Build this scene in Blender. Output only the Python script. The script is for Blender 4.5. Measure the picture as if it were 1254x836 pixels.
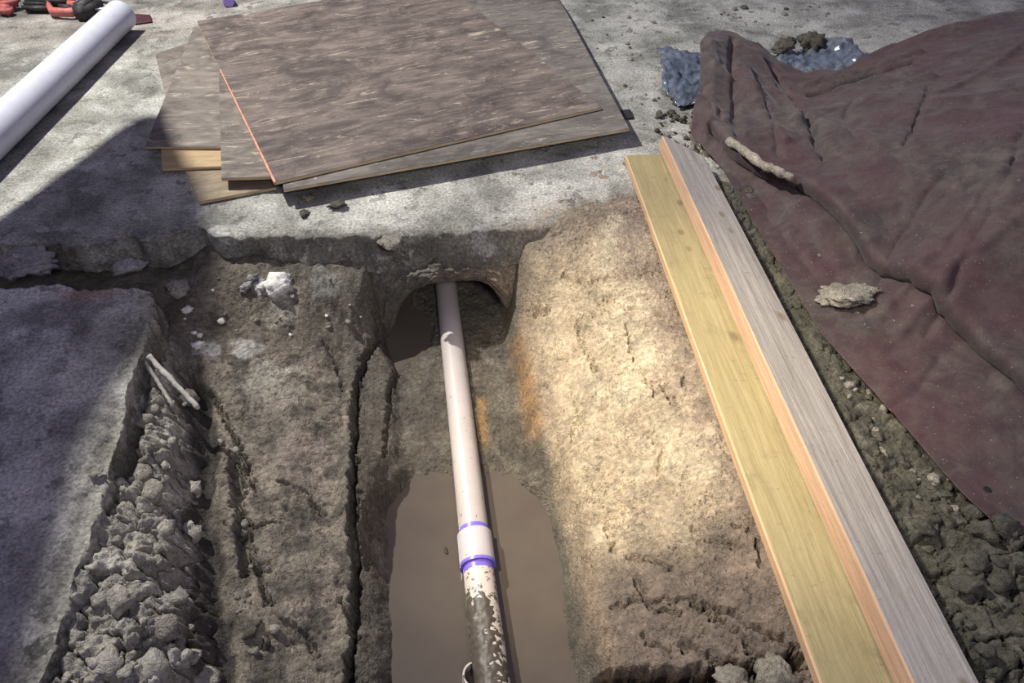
import bpy, bmesh, math, random
import numpy as np
from mathutils import Vector, Matrix

random.seed(7)
RNG = np.random.default_rng(11)
sc = bpy.context.scene
for o in list(bpy.data.objects):
    bpy.data.objects.remove(o)

# ------------------------------------------------------------------ camera
FPX, CAM_H, PITCH = 905.0, 1.6, math.radians(43)
cam_d = bpy.data.cameras.new('camera')
cam_d.sensor_fit = 'HORIZONTAL'
cam_d.sensor_width = 36.0
cam_d.lens = FPX / 1254 * 36.0
cam_d.clip_start = 0.02
cam = bpy.data.objects.new('camera', cam_d)
sc.collection.objects.link(cam)
cam.location = (0, 0, CAM_H)
cam.rotation_euler = (math.radians(90) - PITCH, 0, 0)
sc.camera = cam

# ------------------------------------------------------------------ world and lamps
world = bpy.data.worlds.new('world')
sc.world = world
world.use_nodes = True
bg = world.node_tree.nodes['Background']
bg.inputs[0].default_value = (0.58, 0.54, 0.95, 1)
bg.inputs[1].default_value = 0.25


def lamp(name, kind, loc, target, power, color, size=0.1, cone=None, blend=1.0):
    d = bpy.data.lights.new(name, kind)
    d.energy = power
    d.color = color
    if kind == 'SPOT':
        d.spot_size = math.radians(cone)
        d.spot_blend = blend
    d.shadow_soft_size = size
    o = bpy.data.objects.new(name, d)
    sc.collection.objects.link(o)
    o.location = loc
    o.rotation_euler = (Vector(target) - Vector(loc)).to_track_quat('-Z', 'Y').to_euler()
    return o


KEY = Vector((-3.9, 4.5, 5.0))
lamp('flood_lamp', 'SPOT', KEY, (-0.6, 2.8, 0), 2500, (1.0, 0.97, 0.90), 0.05, 84, 1.0)
lamp('warm_work_lamp', 'SPOT', (-0.95, 1.0, 2.3), (0.40, 1.52, -0.15), 430, (1.0, 0.86, 0.60), 0.05, 40, 1.0)
lamp('front_fill', 'SPOT', (0.9, -1.6, 3.0), (0.2, 2.9, 0), 270, (1.0, 0.96, 0.92), 0.3, 62, 1.0)  # fill spot added behind the camera to brighten front faces

sc.view_settings.view_transform = 'Standard'
sc.view_settings.look = 'None'
sc.view_settings.exposure = 0.15
sc.view_settings.gamma = 1.0
sc.view_settings.use_curve_mapping = False

C = sc.collection


# ------------------------------------------------------------------ helpers
def at(x, y, z=0.0):
    """point of the photograph -> place at height z"""
    a = (x - 627) / FPX
    b = -(y - 418) / FPX
    dy = math.cos(PITCH) + b * math.sin(PITCH)
    dz = -math.sin(PITCH) + b * math.cos(PITCH)
    t = (z - CAM_H) / dz
    return Vector((a * t, dy * t, z))


def _hash(ix, iy, seed):
    h = (ix.astype(np.int64) * 374761393 + iy.astype(np.int64) * 668265263 + seed * 982451653) & 0xffffffff
    h = ((h ^ (h >> 13)) * 1274126177) & 0xffffffff
    h = (h ^ (h >> 16)) & 0xffffffff
    return h.astype(np.float64) / 4294967295.0


def vnoise(x, y, seed=0):
    x0 = np.floor(x); y0 = np.floor(y)
    fx = x - x0; fy = y - y0
    sx = fx * fx * fx * (fx * (fx * 6 - 15) + 10)
    sy = fy * fy * fy * (fy * (fy * 6 - 15) + 10)

    def g(dx, dy):
        a = _hash(x0 + dx, y0 + dy, seed) * 2 * np.pi
        return np.cos(a) * (fx - dx) + np.sin(a) * (fy - dy)
    a = g(0, 0) * (1 - sx) + g(1, 0) * sx
    b = g(0, 1) * (1 - sx) + g(1, 1) * sx
    return (a * (1 - sy) + b * sy) * 1.4


def fbm(x, y, freq, octaves=4, seed=0, gain=0.5):
    s = 0.0; amp = 1.0
    for k in range(octaves):
        s = s + amp * vnoise(x * freq + 13.7 * k, y * freq - 7.1 * k, seed + k)
        freq *= 2.03; amp *= gain
    return s


def worley(x, y, freq, seed=0):
    x = x * freq; y = y * freq
    x0 = np.floor(x); y0 = np.floor(y)
    f1 = np.full(x.shape, 9.0); f2 = np.full(x.shape, 9.0)
    cid = np.zeros(x.shape)
    for dx in (-1, 0, 1):
        for dy in (-1, 0, 1):
            cx = x0 + dx; cy = y0 + dy
            px = cx + _hash(cx, cy, seed); py = cy + _hash(cx, cy, seed + 77)
            d = np.hypot(px - x, py - y)
            m = d < f1
            f2 = np.where(m, f1, np.minimum(f2, d))
            cid = np.where(m, _hash(cx, cy, seed + 155), cid)
            f1 = np.where(m, d, f1)
    return f1, f2, cid


def sstep(a, b, x):
    t = np.clip((x - a) / (b - a), 0, 1)
    return t * t * (3 - 2 * t)


def poly_dist(X, Y, pts):
    """distance to a polyline"""
    d = np.full(X.shape, 1e9)
    for (ax, ay), (bx, by) in zip(pts[:-1], pts[1:]):
        vx, vy = bx - ax, by - ay
        t = np.clip(((X - ax) * vx + (Y - ay) * vy) / (vx * vx + vy * vy + 1e-12), 0, 1)
        d = np.minimum(d, np.hypot(X - ax - t * vx, Y - ay - t * vy))
    return d


def grid_mesh(name, X, Y, Z, col=None, keep=None, smooth=True):
    """grid of points (rows, columns) -> mesh"""
    n, m = X.shape
    co = np.stack([X, Y, Z], -1).reshape(-1, 3).astype(np.float32)
    idx = np.arange(n * m).reshape(n, m)
    q = np.stack([idx[:-1, :-1], idx[:-1, 1:], idx[1:, 1:], idx[1:, :-1]], -1).reshape(-1, 4)
    if keep is not None:
        q = q[keep.reshape(-1)]
    me = bpy.data.meshes.new(name)
    me.vertices.add(len(co)); me.vertices.foreach_set('co', co.ravel())
    me.loops.add(q.size); me.loops.foreach_set('vertex_index', q.ravel().astype(np.int32))
    me.polygons.add(len(q))
    me.polygons.foreach_set('loop_start', np.arange(0, q.size, 4, dtype=np.int32))
    me.polygons.foreach_set('use_smooth', np.full(len(q), smooth))
    me.update(calc_edges=True)
    if col is not None:
        a = me.color_attributes.new('Col', 'FLOAT_COLOR', 'POINT')
        c = np.ones((n * m, 4), np.float32)
        c[:, :col.shape[-1]] = col.reshape(n * m, -1)
        a.data.foreach_set('color', c.ravel())
    return me


def put(name, me, mat=None, parent=None):
    o = bpy.data.objects.new(name, me)
    C.objects.link(o)
    if mat is not None and me is not None:
        me.materials.append(mat)
    if parent is not None:
        o.parent = parent
    return o


def tag(o, label=None, cat=None, group=None, kind=None):
    if label: o['label'] = label
    if cat: o['category'] = cat
    if group: o['group'] = group
    if kind: o['kind'] = kind
    return o


def empty(name, loc=(0, 0, 0), rz=0.0):
    o = bpy.data.objects.new(name, None)
    o.empty_display_size = 0.05
    C.objects.link(o)
    o.location = loc
    o.rotation_euler = (0, 0, rz)
    return o


# ------------------------------------------------------------------ materials
def new_mat(name):
    m = bpy.data.materials.new(name)
    m.use_nodes = True
    nt = m.node_tree
    return m, nt, nt.nodes['Principled BSDF']


def nnoise(nt, vec, scale, detail=5, rough=0.6, dist=0.0):
    n = nt.nodes.new('ShaderNodeTexNoise')
    n.inputs['Scale'].default_value = scale
    n.inputs['Detail'].default_value = detail
    n.inputs['Roughness'].default_value = rough
    n.inputs['Distortion'].default_value = dist
    nt.links.new(vec, n.inputs['Vector'])
    return n.outputs['Fac']


def nramp(nt, fac, a, b, ca=(0, 0, 0, 1), cb=(1, 1, 1, 1)):
    r = nt.nodes.new('ShaderNodeValToRGB')
    r.color_ramp.elements[0].position = a; r.color_ramp.elements[0].color = ca
    r.color_ramp.elements[1].position = b; r.color_ramp.elements[1].color = cb
    nt.links.new(fac, r.inputs[0])
    return r.outputs[0]


def nmix(nt, fac, a, b, mode='MIX'):
    n = nt.nodes.new('ShaderNodeMix')
    n.data_type = 'RGBA'; n.blend_type = mode
    for sock, v in ((n.inputs[0], fac), (n.inputs[6], a), (n.inputs[7], b)):
        if hasattr(v, 'is_linked'):
            nt.links.new(v, sock)
        else:
            sock.default_value = v if isinstance(v, (int, float)) else (*v, 1)[:4]
    return n.outputs[2]


def nmath(nt, op, a, b=0.5):
    n = nt.nodes.new('ShaderNodeMath'); n.operation = op
    for sock, v in ((n.inputs[0], a), (n.inputs[1], b)):
        if hasattr(v, 'is_linked'):
            nt.links.new(v, sock)
        else:
            sock.default_value = v
    return n.outputs[0]


def nbump(nt, bsdf, height, strength, dist, prev=None):
    b = nt.nodes.new('ShaderNodeBump')
    b.inputs['Strength'].default_value = strength
    b.inputs['Distance'].default_value = dist
    nt.links.new(height, b.inputs['Height'])
    if prev is not None:
        nt.links.new(prev, b.inputs['Normal'])
    nt.links.new(b.outputs[0], bsdf.inputs['Normal'])
    return b.outputs[0]


def coords(nt, kind='Object', scale=None):
    t = nt.nodes.new('ShaderNodeTexCoord')
    if scale is None:
        return t.outputs[kind]
    mp = nt.nodes.new('ShaderNodeMapping')
    mp.inputs['Scale'].default_value = scale
    nt.links.new(t.outputs[kind], mp.inputs['Vector'])
    return mp.outputs[0]


def world_pos(nt):
    return nt.nodes.new('ShaderNodeNewGeometry').outputs['Position']


def mat_earth(name, tint=None, bump=1.0, crackle=0.0, rough=0.85):
    m, nt, bs = new_mat(name)
    v = world_pos(nt)
    if tint is None:
        at_ = nt.nodes.new('ShaderNodeAttribute'); at_.attribute_name = 'Col'
        base = at_.outputs['Color']
        wet = at_.outputs['Alpha']
    else:
        rgb = nt.nodes.new('ShaderNodeRGB'); rgb.outputs[0].default_value = (*tint, 1)
        base = rgb.outputs[0]; wet = None
    n1 = nnoise(nt, v, 9, 6, 0.65)
    n2 = nnoise(nt, v, 60, 6, 0.7)
    n3 = nnoise(nt, v, 230, 3, 0.6)
    c = nmix(nt, 1.0, base, nramp(nt, n1, 0.3, 0.72, (0.62, 0.62, 0.62, 1), (1.28, 1.25, 1.2, 1)), 'MULTIPLY')
    c = nmix(nt, 1.0, c, nramp(nt, n2, 0.34, 0.66, (0.66, 0.66, 0.66, 1), (1.3, 1.29, 1.27, 1)), 'MULTIPLY')
    c = nmix(nt, nramp(nt, n3, 0.66, 0.76), c, nmix(nt, 1.0, c, (1.4, 1.4, 1.4), 'MULTIPLY'))
    nt.links.new(c, bs.inputs['Base Color'])
    if wet is not None:
        nt.links.new(nmath(nt, 'MULTIPLY', wet, rough), bs.inputs['Roughness'])
    else:
        bs.inputs['Roughness'].default_value = rough
    bs.inputs['Specular IOR Level'].default_value = 0.35
    h = nmath(nt, 'ADD', nmath(nt, 'MULTIPLY', n2, 1.0), nmath(nt, 'MULTIPLY', n3, 0.35))
    p = nbump(nt, bs, h, 0.6 * bump, 0.008)
    wv = nnoise(nt, v, 34, 5, 0.6, 3.2)            # leathery swirls of smeared clay
    p = nbump(nt, bs, wv, 0.8 * bump, 0.022, p)
    dv = nt.nodes.new('ShaderNodeTexNoise'); dv.inputs['Scale'].default_value = 22; dv.inputs['Detail'].default_value = 4
    nt.links.new(v, dv.inputs['Vector'])
    sc_ = nt.nodes.new('ShaderNodeVectorMath'); sc_.operation = 'MULTIPLY_ADD'
    nt.links.new(dv.outputs['Color'], sc_.inputs[0]); sc_.inputs[1].default_value = (.10, .10, .10); nt.links.new(v, sc_.inputs[2])
    vo = nt.nodes.new('ShaderNodeTexVoronoi'); vo.feature = 'DISTANCE_TO_EDGE'; vo.inputs['Scale'].default_value = 22
    nt.links.new(sc_.outputs[0], vo.inputs['Vector'])
    ck = nramp(nt, vo.outputs['Distance'], 0.0, 0.07)
    ck = nmath(nt, 'MAXIMUM', ck, nramp(nt, nnoise(nt, v, 8, 4, .6), .46, .54, (1, 1, 1, 1), (0, 0, 0, 1)))
    nbump(nt, bs, ck, 0.6 * bump, 0.010, p)                  # fine drying cracks, in patches
    return m


def mat_concrete(name):
    m, nt, bs = new_mat(name)
    v = world_pos(nt)
    at_ = nt.nodes.new('ShaderNodeAttribute'); at_.attribute_name = 'Col'
    base = at_.outputs['Color']
    nA = nnoise(nt, v, 3.2, 7, 0.62, 0.4)
    nB = nnoise(nt, v, 14, 7, 0.68)
    nC = nnoise(nt, v, 90, 5, 0.7)
    c = nmix(nt, 1.0, base, nramp(nt, nA, 0.38, 0.62, (0.48, 0.48, 0.46, 1), (1.22, 1.22, 1.2, 1)), 'MULTIPLY')
    c = nmix(nt, nmath(nt, 'MULTIPLY', nramp(nt, nB, 0.545, 0.59), 0.78), c, (0.085, 0.082, 0.066))     # damp muddy spots
    nD = nnoise(nt, v, 7, 8, 0.75)
    c = nmix(nt, nmath(nt, 'MULTIPLY', nramp(nt, nD, 0.53, 0.66), 0.6), c, (0.66, 0.66, 0.63))       # dusty white
    c = nmix(nt, 1.0, c, nramp(nt, nC, 0.32, 0.68, (0.45, 0.45, 0.45, 1), (1.5, 1.5, 1.5, 1)), 'MULTIPLY')
    vo = nt.nodes.new('ShaderNodeTexVoronoi'); vo.inputs['Scale'].default_value = 75
    nt.links.new(v, vo.inputs['Vector'])
    sp = nramp(nt, vo.outputs['Distance'], 0.05, 0.14, (1, 1, 1, 1), (0, 0, 0, 1))
    sp = nmath(nt, 'MULTIPLY', sp, nramp(nt, nB, 0.42, 0.5))
    c = nmix(nt, nmath(nt, 'MULTIPLY', sp, 0.6), c, (0.75, 0.75, 0.72))
    nt.links.new(c, bs.inputs['Base Color'])
    r = nramp(nt, nB, 0.5, 0.62, (0.85, 0.85, 0.85, 1), (0.45, 0.45, 0.45, 1))
    nt.links.new(r, bs.inputs['Roughness'])
    bs.inputs['Specular IOR Level'].default_value = 0.35
    p = nbump(nt, bs, nC, 0.9, 0.009)
    nbump(nt, bs, nB, 0.4, 0.012, p)
    return m


def mat_wood(name, c0, c1, scale=(1.2, 26, 26), stain=None, edge=None, knots=False, dirt=0.0):
    """grain runs along the object's local x"""
    m, nt, bs = new_mat(name)
    v = coords(nt, 'Object', scale)
    o = coords(nt)
    n = nnoise(nt, v, 2.4, 8, 0.62, 1.6)
    c = nmix(nt, nramp(nt, n, 0.34, 0.66), c0, c1)
    n2 = nnoise(nt, coords(nt, 'Object', (3, 120, 120)), 2.0, 3, 0.6, 0.3)
    c = nmix(nt, 1.0, c, nramp(nt, n2, 0.3, 0.7, (0.84, 0.83, 0.82, 1), (1.1, 1.1, 1.1, 1)), 'MULTIPLY')
    if knots:
        vo = nt.nodes.new('ShaderNodeTexVoronoi'); vo.inputs['Scale'].default_value = 5.0
        nt.links.new(coords(nt, 'Object', (1.0, 1.6, 1.6)), vo.inputs['Vector'])
        k = nramp(nt, vo.outputs['Distance'], 0.07, 0.13, (1, 1, 1, 1), (0, 0, 0, 1))
        c = nmix(nt, nmath(nt, 'MULTIPLY', k, 0.6), c, (0.17, 0.11, 0.055))
        mk = nnoise(nt, coords(nt, 'Object', (26, 7, 7)), 2.6, 6, 0.7, 0.4)
        c = nmix(nt, nmath(nt, 'MULTIPLY', nramp(nt, mk, 0.64, 0.68), 0.55), c, (0.12, 0.09, 0.06))
    if stain is not None:
        s = nnoise(nt, coords(nt, 'Object', (2.2, 6, 6)), 2.0, 9, 0.72, 0.6)
        c = nmix(nt, nmath(nt, 'MULTIPLY', nramp(nt, s, 0.38, 0.64), 0.85), c, stain)
        s2 = nnoise(nt, coords(nt, 'Object', (2.2, 11, 11)), 2.2, 8, 0.78, 1.4)
        c = nmix(nt, nmath(nt, 'MULTIPLY', nramp(nt, s2, 0.575, 0.615), 0.65), c, (0.46, 0.39, 0.31))
        s4 = nnoise(nt, o, 3.2, 8, 0.75, 0.8)
        c = nmix(nt, nmath(nt, 'MULTIPLY', nramp(nt, s4, 0.48, 0.60), 0.6), c, tuple(q * .7 for q in stain))
        s3 = nnoise(nt, o, 42, 7, 0.78, 0.6)
        c = nmix(nt, nramp(nt, s3, 0.66, 0.70), c, (0.55, 0.50, 0.44))
    if dirt:
        s = nnoise(nt, o, 11, 7, 0.72)
        c = nmix(nt, nmath(nt, 'MULTIPLY', nramp(nt, s, 0.54, 0.70), dirt), c, (0.10, 0.085, 0.07))
    if edge is not None:                                                # ply edge: layers on faces that look sideways
        g = nt.nodes.new('ShaderNodeTexCoord')
        sx = nt.nodes.new('ShaderNodeSeparateXYZ'); nt.links.new(g.outputs['Normal'], sx.inputs[0])
        side = nmath(nt, 'LESS_THAN', nmath(nt, 'ABSOLUTE', sx.outputs[2]), 0.5)
        lay = nnoise(nt, coords(nt, 'Object', (8, 8, 420)), 1.0, 3, 0.6)
        ec = nmix(nt, nramp(nt, lay, 0.38, 0.6), tuple(0.45 * q for q in edge), edge)
        c = nmix(nt, side, c, ec)
    nt.links.new(c, bs.inputs['Base Color'])
    bs.inputs['Roughness'].default_value = 0.75
    bs.inputs['Specular IOR Level'].default_value = 0.25
    p = nbump(nt, bs, n2, 0.35, 0.003)
    nbump(nt, bs, nnoise(nt, o, 45, 5, 0.7), 0.35, 0.006, p)
    return m


def mat_pvc(name, color, mud=0.0, mud_color=(0.10, 0.085, 0.06), rough=0.35):
    m, nt, bs = new_mat(name)
    v = coords(nt)
    n = nnoise(nt, v, 14, 7, 0.75)
    n2 = nnoise(nt, v, 55, 4, 0.65)
    c = nmix(nt, nmath(nt, 'MULTIPLY', nramp(nt, n, 0.45, 0.7), 0.35), color, tuple(q * 0.72 for q in color))
    c = nmix(nt, nramp(nt, n2, 0.665 - mud, 0.70 - mud), c, mud_color)
    nt.links.new(c, bs.inputs['Base Color'])
    bs.inputs['Roughness'].default_value = rough
    nbump(nt, bs, n2, 0.15, 0.003)
    return m


def mat_plain(name, color, rough=0.5, noise=0.3, scale=30, bump=0.2, dust=0.0, metallic=0.0, spec=0.4):
    m, nt, bs = new_mat(name)
    v = coords(nt)
    n = nnoise(nt, v, scale, 6, 0.7)
    c = nmix(nt, nramp(nt, n, 0.3, 0.7), tuple(q * (1 - noise) for q in color), tuple(min(1, q * (1 + noise)) for q in color))
    if dust:
        n2 = nnoise(nt, v, scale * 0.4, 8, 0.75)
        c = nmix(nt, nmath(nt, 'MULTIPLY', nramp(nt, n2, 0.48, 0.7), dust), c, (0.36, 0.32, 0.27))
    nt.links.new(c, bs.inputs['Base Color'])
    bs.inputs['Roughness'].default_value = rough
    bs.inputs['Metallic'].default_value = metallic
    bs.inputs['Specular IOR Level'].default_value = spec
    if bump:
        nbump(nt, bs, n, bump, 0.006)
    return m


M_EARTH = mat_earth('trench clay and soil')
M_CONC = mat_concrete('stained concrete')

# ------------------------------------------------------------------ the earth of the trench
SK = 0.144                                                     # the trench runs slightly to the left


def axis(*spans):
    out = []
    for a, b, s in spans:
        out.append(np.arange(a, b, s))
    return np.concatenate(out)


GX = axis((-2.7, -1.36, 0.02), (-1.36, 1.36, 0.0038), (1.36, 3.3, 0.035))
GY = axis((-0.5, 0.55, 0.018), (0.55, 2.62, 0.0038), (2.62, 3.2, 0.02))
X, Y = np.meshgrid(GX, GY)
W = 0.018 * fbm(X, Y, 2.2, 3, 21)
U = X + SK * (Y - 1.5) + W
V = Y + 0.02 * fbm(X, Y, 2.0, 3, 31)

ST = [-0.6, 0.75, 1.0, 1.2, 1.45, 1.7, 1.95, 2.15]
UC = np.interp(GY, [-0.6, 0.75, 1.0, 1.2, 1.45, 1.7, 1.95, 2.2], [-.76, -.83, -.89, -.94, -.99, -1.05, -1.13, -1.16])
#        knots offsets are filled per row
ZB = np.zeros_like(X)
for i, y in enumerate(GY):
    uc = UC[i]
    near = float(np.interp(y, [1.75, 2.05], [1, 0]))           # the shelf under the far slab has no crevice
    chunk = float(np.interp(y, [1.45, 1.6, 2.0, 2.2], [0, 1, 1, .3]))
    shelf = -0.155
    gap_ = float(np.interp(y, [1.1, 1.3, 1.6], [-.045, -.14, -.16]))
    floor = float(np.interp(y, [-.6, 1.3, 1.46, 1.62, 2.1, 2.22, 2.4, 3.2], [-.50, -.495, -.452, -.405, -.405, -.412, -.418, -.42]))
    kr = float(np.interp(y, [.6, 1.0, 1.35, 1.6, 3.2], [.0, .02, .035, 0, -.02]))
    ku = [-4, -1.5, -1.2, -1.13, uc - .11, uc - .055, uc - .03, uc + .03, uc + .065, -.72, -.57, -.50,
          -.455 + .05 * chunk, -.42 + .06 * chunk, -.35, .055 + kr, .075 + kr, .115 + kr, .16, .27, .38, .50, .58, .8, 1.0, 1.3, 4]
    kz = [-.2, -.17, -.16, gap_ * near + shelf * (1 - near), -.075 * near + shelf * (1 - near), -.12 * near + shelf * (1 - near),
          -.19 * near + shelf * (1 - near), -.285 * near + shelf * (1 - near), -.23 * near - .17 * (1 - near), -.265, -.335, -.35,
          -.385 + .02 * chunk, -.44 + .02 * chunk, floor, floor, -.405, -.315, -.262, -.185, -.115, -.062, -.03, -.02, -.012, -.01, -.02]
    ku = np.maximum.accumulate(np.array(ku) + np.arange(len(ku)) * 1e-6)
    ZB[i] = np.interp(U[i], ku, kz)


def blur(Z, n):
    for _ in range(n):
        Z = np.pad(Z, 1, mode='edge')
        Z = (Z[:-2, 1:-1] + Z[2:, 1:-1] + Z[1:-1, :-2] + Z[1:-1, 2:] + 2 * Z[1:-1, 1:-1]) / 6
    return Z


ZB = blur(ZB, 16)
# the far end: soil rises to the underside of the slab, except where the tunnel opens
S = (U + 0.14) / 0.235
SL = np.where(S < 0, S * 0.94, S * 1.02)


YWX = [-5, -1.3, -1.0, -.4, .1, .45, .8, 5]; YWY = [2.25, 2.26, 2.30, 2.31, 2.36, 2.47, 2.56, 2.6]


def yw_of(x):
    return np.interp(x, YWX, YWY)


YW = np.interp(X, YWX, YWY) + 0.012 * fbm(X, X * 0, 6, 4, 55)
right = sstep(-0.08, 0.26, X + .05 * fbm(X, Y, 7, 4, 67))
ow = np.clip((YW - .06 - Y) / .30, 0, 1)                         # the mouth widens like a funnel towards the trench
open_ = 1 - sstep(0.97 + .02 * ow, 1.32 + .6 * ow, np.abs(SL))
rise0 = 0.36 + 0.22 * right                                    # how far in front of the edge the rise begins
top = np.where(X > -.08, 0.012 - 0.02 * sstep(0.0, 0.14, Y - YW - 0.03 * fbm(X, Y, 8, 4, 66)) * 1.0, -0.095)
top = -0.095 * (1 - right) + top * right
ris = sstep(0, 1, (Y - (YW - rise0)) / rise0) ** (1.15 + 0.1 * right)
left_gap = sstep(-1.28, -1.16, X)                              # joint between the two slabs stays open
ris = ris * left_gap
ZB = ZB * (1 - ris * (1 - open_)) + np.maximum(top, ZB) * ris * (1 - open_)
uL = np.interp(Y, [1.15, 1.28, 1.38, 1.48], [-.47, -.45, -.41, -.33])          # the puddle narrows to a rounded end
uR = np.interp(Y, [.7, 1.0, 1.28, 1.38, 1.48], [.12, .10, .085, .065, .015])
ZB += .07 * (sstep(-.01, .05, uL - U) * sstep(-.60, -.52, U) + .8 * sstep(-.01, .05, U - uR) * (1 - sstep(.05, .13, U))) * sstep(1.12, 1.22, Y) * (1 - sstep(1.47, 1.6, Y))
ZB = blur(ZB, 4)
pool = at(500, 412, -.43)
ZB -= .06 * np.exp(-(((X - pool.x) / .09) ** 2 + ((Y - pool.y) / .16) ** 2) ** 2) * open_
ZBASE = ZB.copy()


def hit(px, py, lo=-0.6, hi=0.3):
    """where the photograph's point falls on the earth"""
    for k in range(400):
        z = hi - (hi - lo) * k / 399
        p = at(px, py, z)
        j = min(max(int(np.searchsorted(GX, p.x)), 0), len(GX) - 1)
        i = min(max(int(np.searchsorted(GY, p.y)), 0), len(GY) - 1)
        if ZBASE[i, j] >= z:
            return p
    return at(px, py, lo)


def hits(pts):
    return [tuple(hit(*p)[:2]) for p in pts]


def ground(x, y):
    j = min(max(int(np.searchsorted(GX, x)), 0), len(GX) - 1)
    i = min(max(int(np.searchsorted(GY, y)), 0), len(GY) - 1)
    return float(Z[i, j])


# zones
bank = sstep(-1.18, -1.12, U) * (1 - sstep(-.03, .03, U - UC[:, None])) * (1 - sstep(1.75, 2.0, V))        # clod bank at the left
lwall = sstep(-.02, .06, U - UC[:, None]) * (1 - sstep(-.56, -.50, U))
chan = sstep(-.54, -.48, U) * (1 - sstep(.08, .13, U))
rwall = sstep(.10, .16, U) * (1 - sstep(.80, .90, X - 0.05 * (Y - 1)))
spoil = sstep(.80, .92, X + .03 * (Y - 1.5))
tan_ = rwall * sstep(.98, 1.30, V + .1 * fbm(X, Y, 5, 3, 5))

# relief
f1, f2, cid = worley(X + .02 * fbm(X, Y, 14, 3, 3), Y + .02 * fbm(X, Y, 14, 3, 4), 15, 8)
g1, g2, gid = worley(X + .008 * fbm(X, Y, 30, 2, 13), Y + .008 * fbm(X, Y, 30, 2, 14), 34, 9)
lump = (0.5 - f1) * 0.040 * (0.5 + cid) + (0.5 - g1) * 0.018 * (0.4 + gid)
crk = sstep(0.0, 0.10, f2 - f1)
plate = .030 * (cid - .35) * sstep(0, .16, f2 - f1) + .014 * (gid - .3) * sstep(0, .2, g2 - g1) + .35 * lump
Z = ZB.copy()
Z += bank * (.95 * plate + 0.018 * fbm(X, Y, 8, 5, 40) + .012 * fbm(X, Y, 40, 3, 39) - 0.03 * (1 - crk))
Z += lwall * (0.016 * fbm(X, Y, 6, 5, 41) + 0.005 * fbm(X, Y, 34, 3, 42) + 0.2 * lump * sstep(-.1, .5, fbm(X, Y, 3, 3, 43)))
Z += chan * (0.007 * fbm(X, Y, 14, 4, 44) + 0.003 * fbm(X, Y, 60, 2, 45) + (0.5 - g1) * 0.007 * sstep(1.3, 1.5, V))
Z += rwall * (0.012 * fbm(X, Y, 4, 3, 46) + 0.0035 * fbm(X, Y, 26, 4, 47))
Z += spoil * ((.35 + .6 * sstep(1.35, 1.0, Y)) * plate * 1.2 + 0.025 * fbm(X, Y, 5, 4, 48) + 0.012 - 0.02 * (1 - crk) * (.3 + .7 * sstep(1.35, 1.0, Y)) + .035 * sstep(1.2, .7, Y) * sstep(.95, 1.15, X))
Z += (1 - np.clip(bank + lwall + chan + rwall + spoil, 0, 1)) * 0.012 * fbm(X, Y, 10, 4, 49)
# crackle of drying clay on the right bank: thin fissures, wider apart near the top
c1, c2, _ = worley(X + .03 * fbm(X, Y, 18, 4, 71), Y + .03 * fbm(X, Y, 18, 4, 72), 26, 70)
fis = (1 - sstep(.0, .09, c2 - c1)) * sstep(-.05, .35, fbm(X, Y, 5, 4, 73) + .15)
Z -= rwall * fis * 0.010 * (1 - .4 * sstep(.12, .2, .3 - U))
Z -= lwall * fis * 0.007


def crack(pts, w, depth, on_grid=True, jit=0.006):
    xy = hits(pts)
    x0 = min(p[0] for p in xy) - .06; x1 = max(p[0] for p in xy) + .06
    y0 = min(p[1] for p in xy) - .06; y1 = max(p[1] for p in xy) + .06
    j0, j1 = np.searchsorted(GX, [x0, x1]); i0, i1 = np.searchsorted(GY, [y0, y1])
    xs = X[i0:i1, j0:j1]; ys = Y[i0:i1, j0:j1]
    d = poly_dist(xs + jit * fbm(xs, ys, 40, 3, 90) * 2, ys + jit * fbm(xs, ys, 40, 3, 91) * 2, xy)
    Z[i0:i1, j0:j1] -= depth * (1 - sstep(w * .45, w, d))


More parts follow.
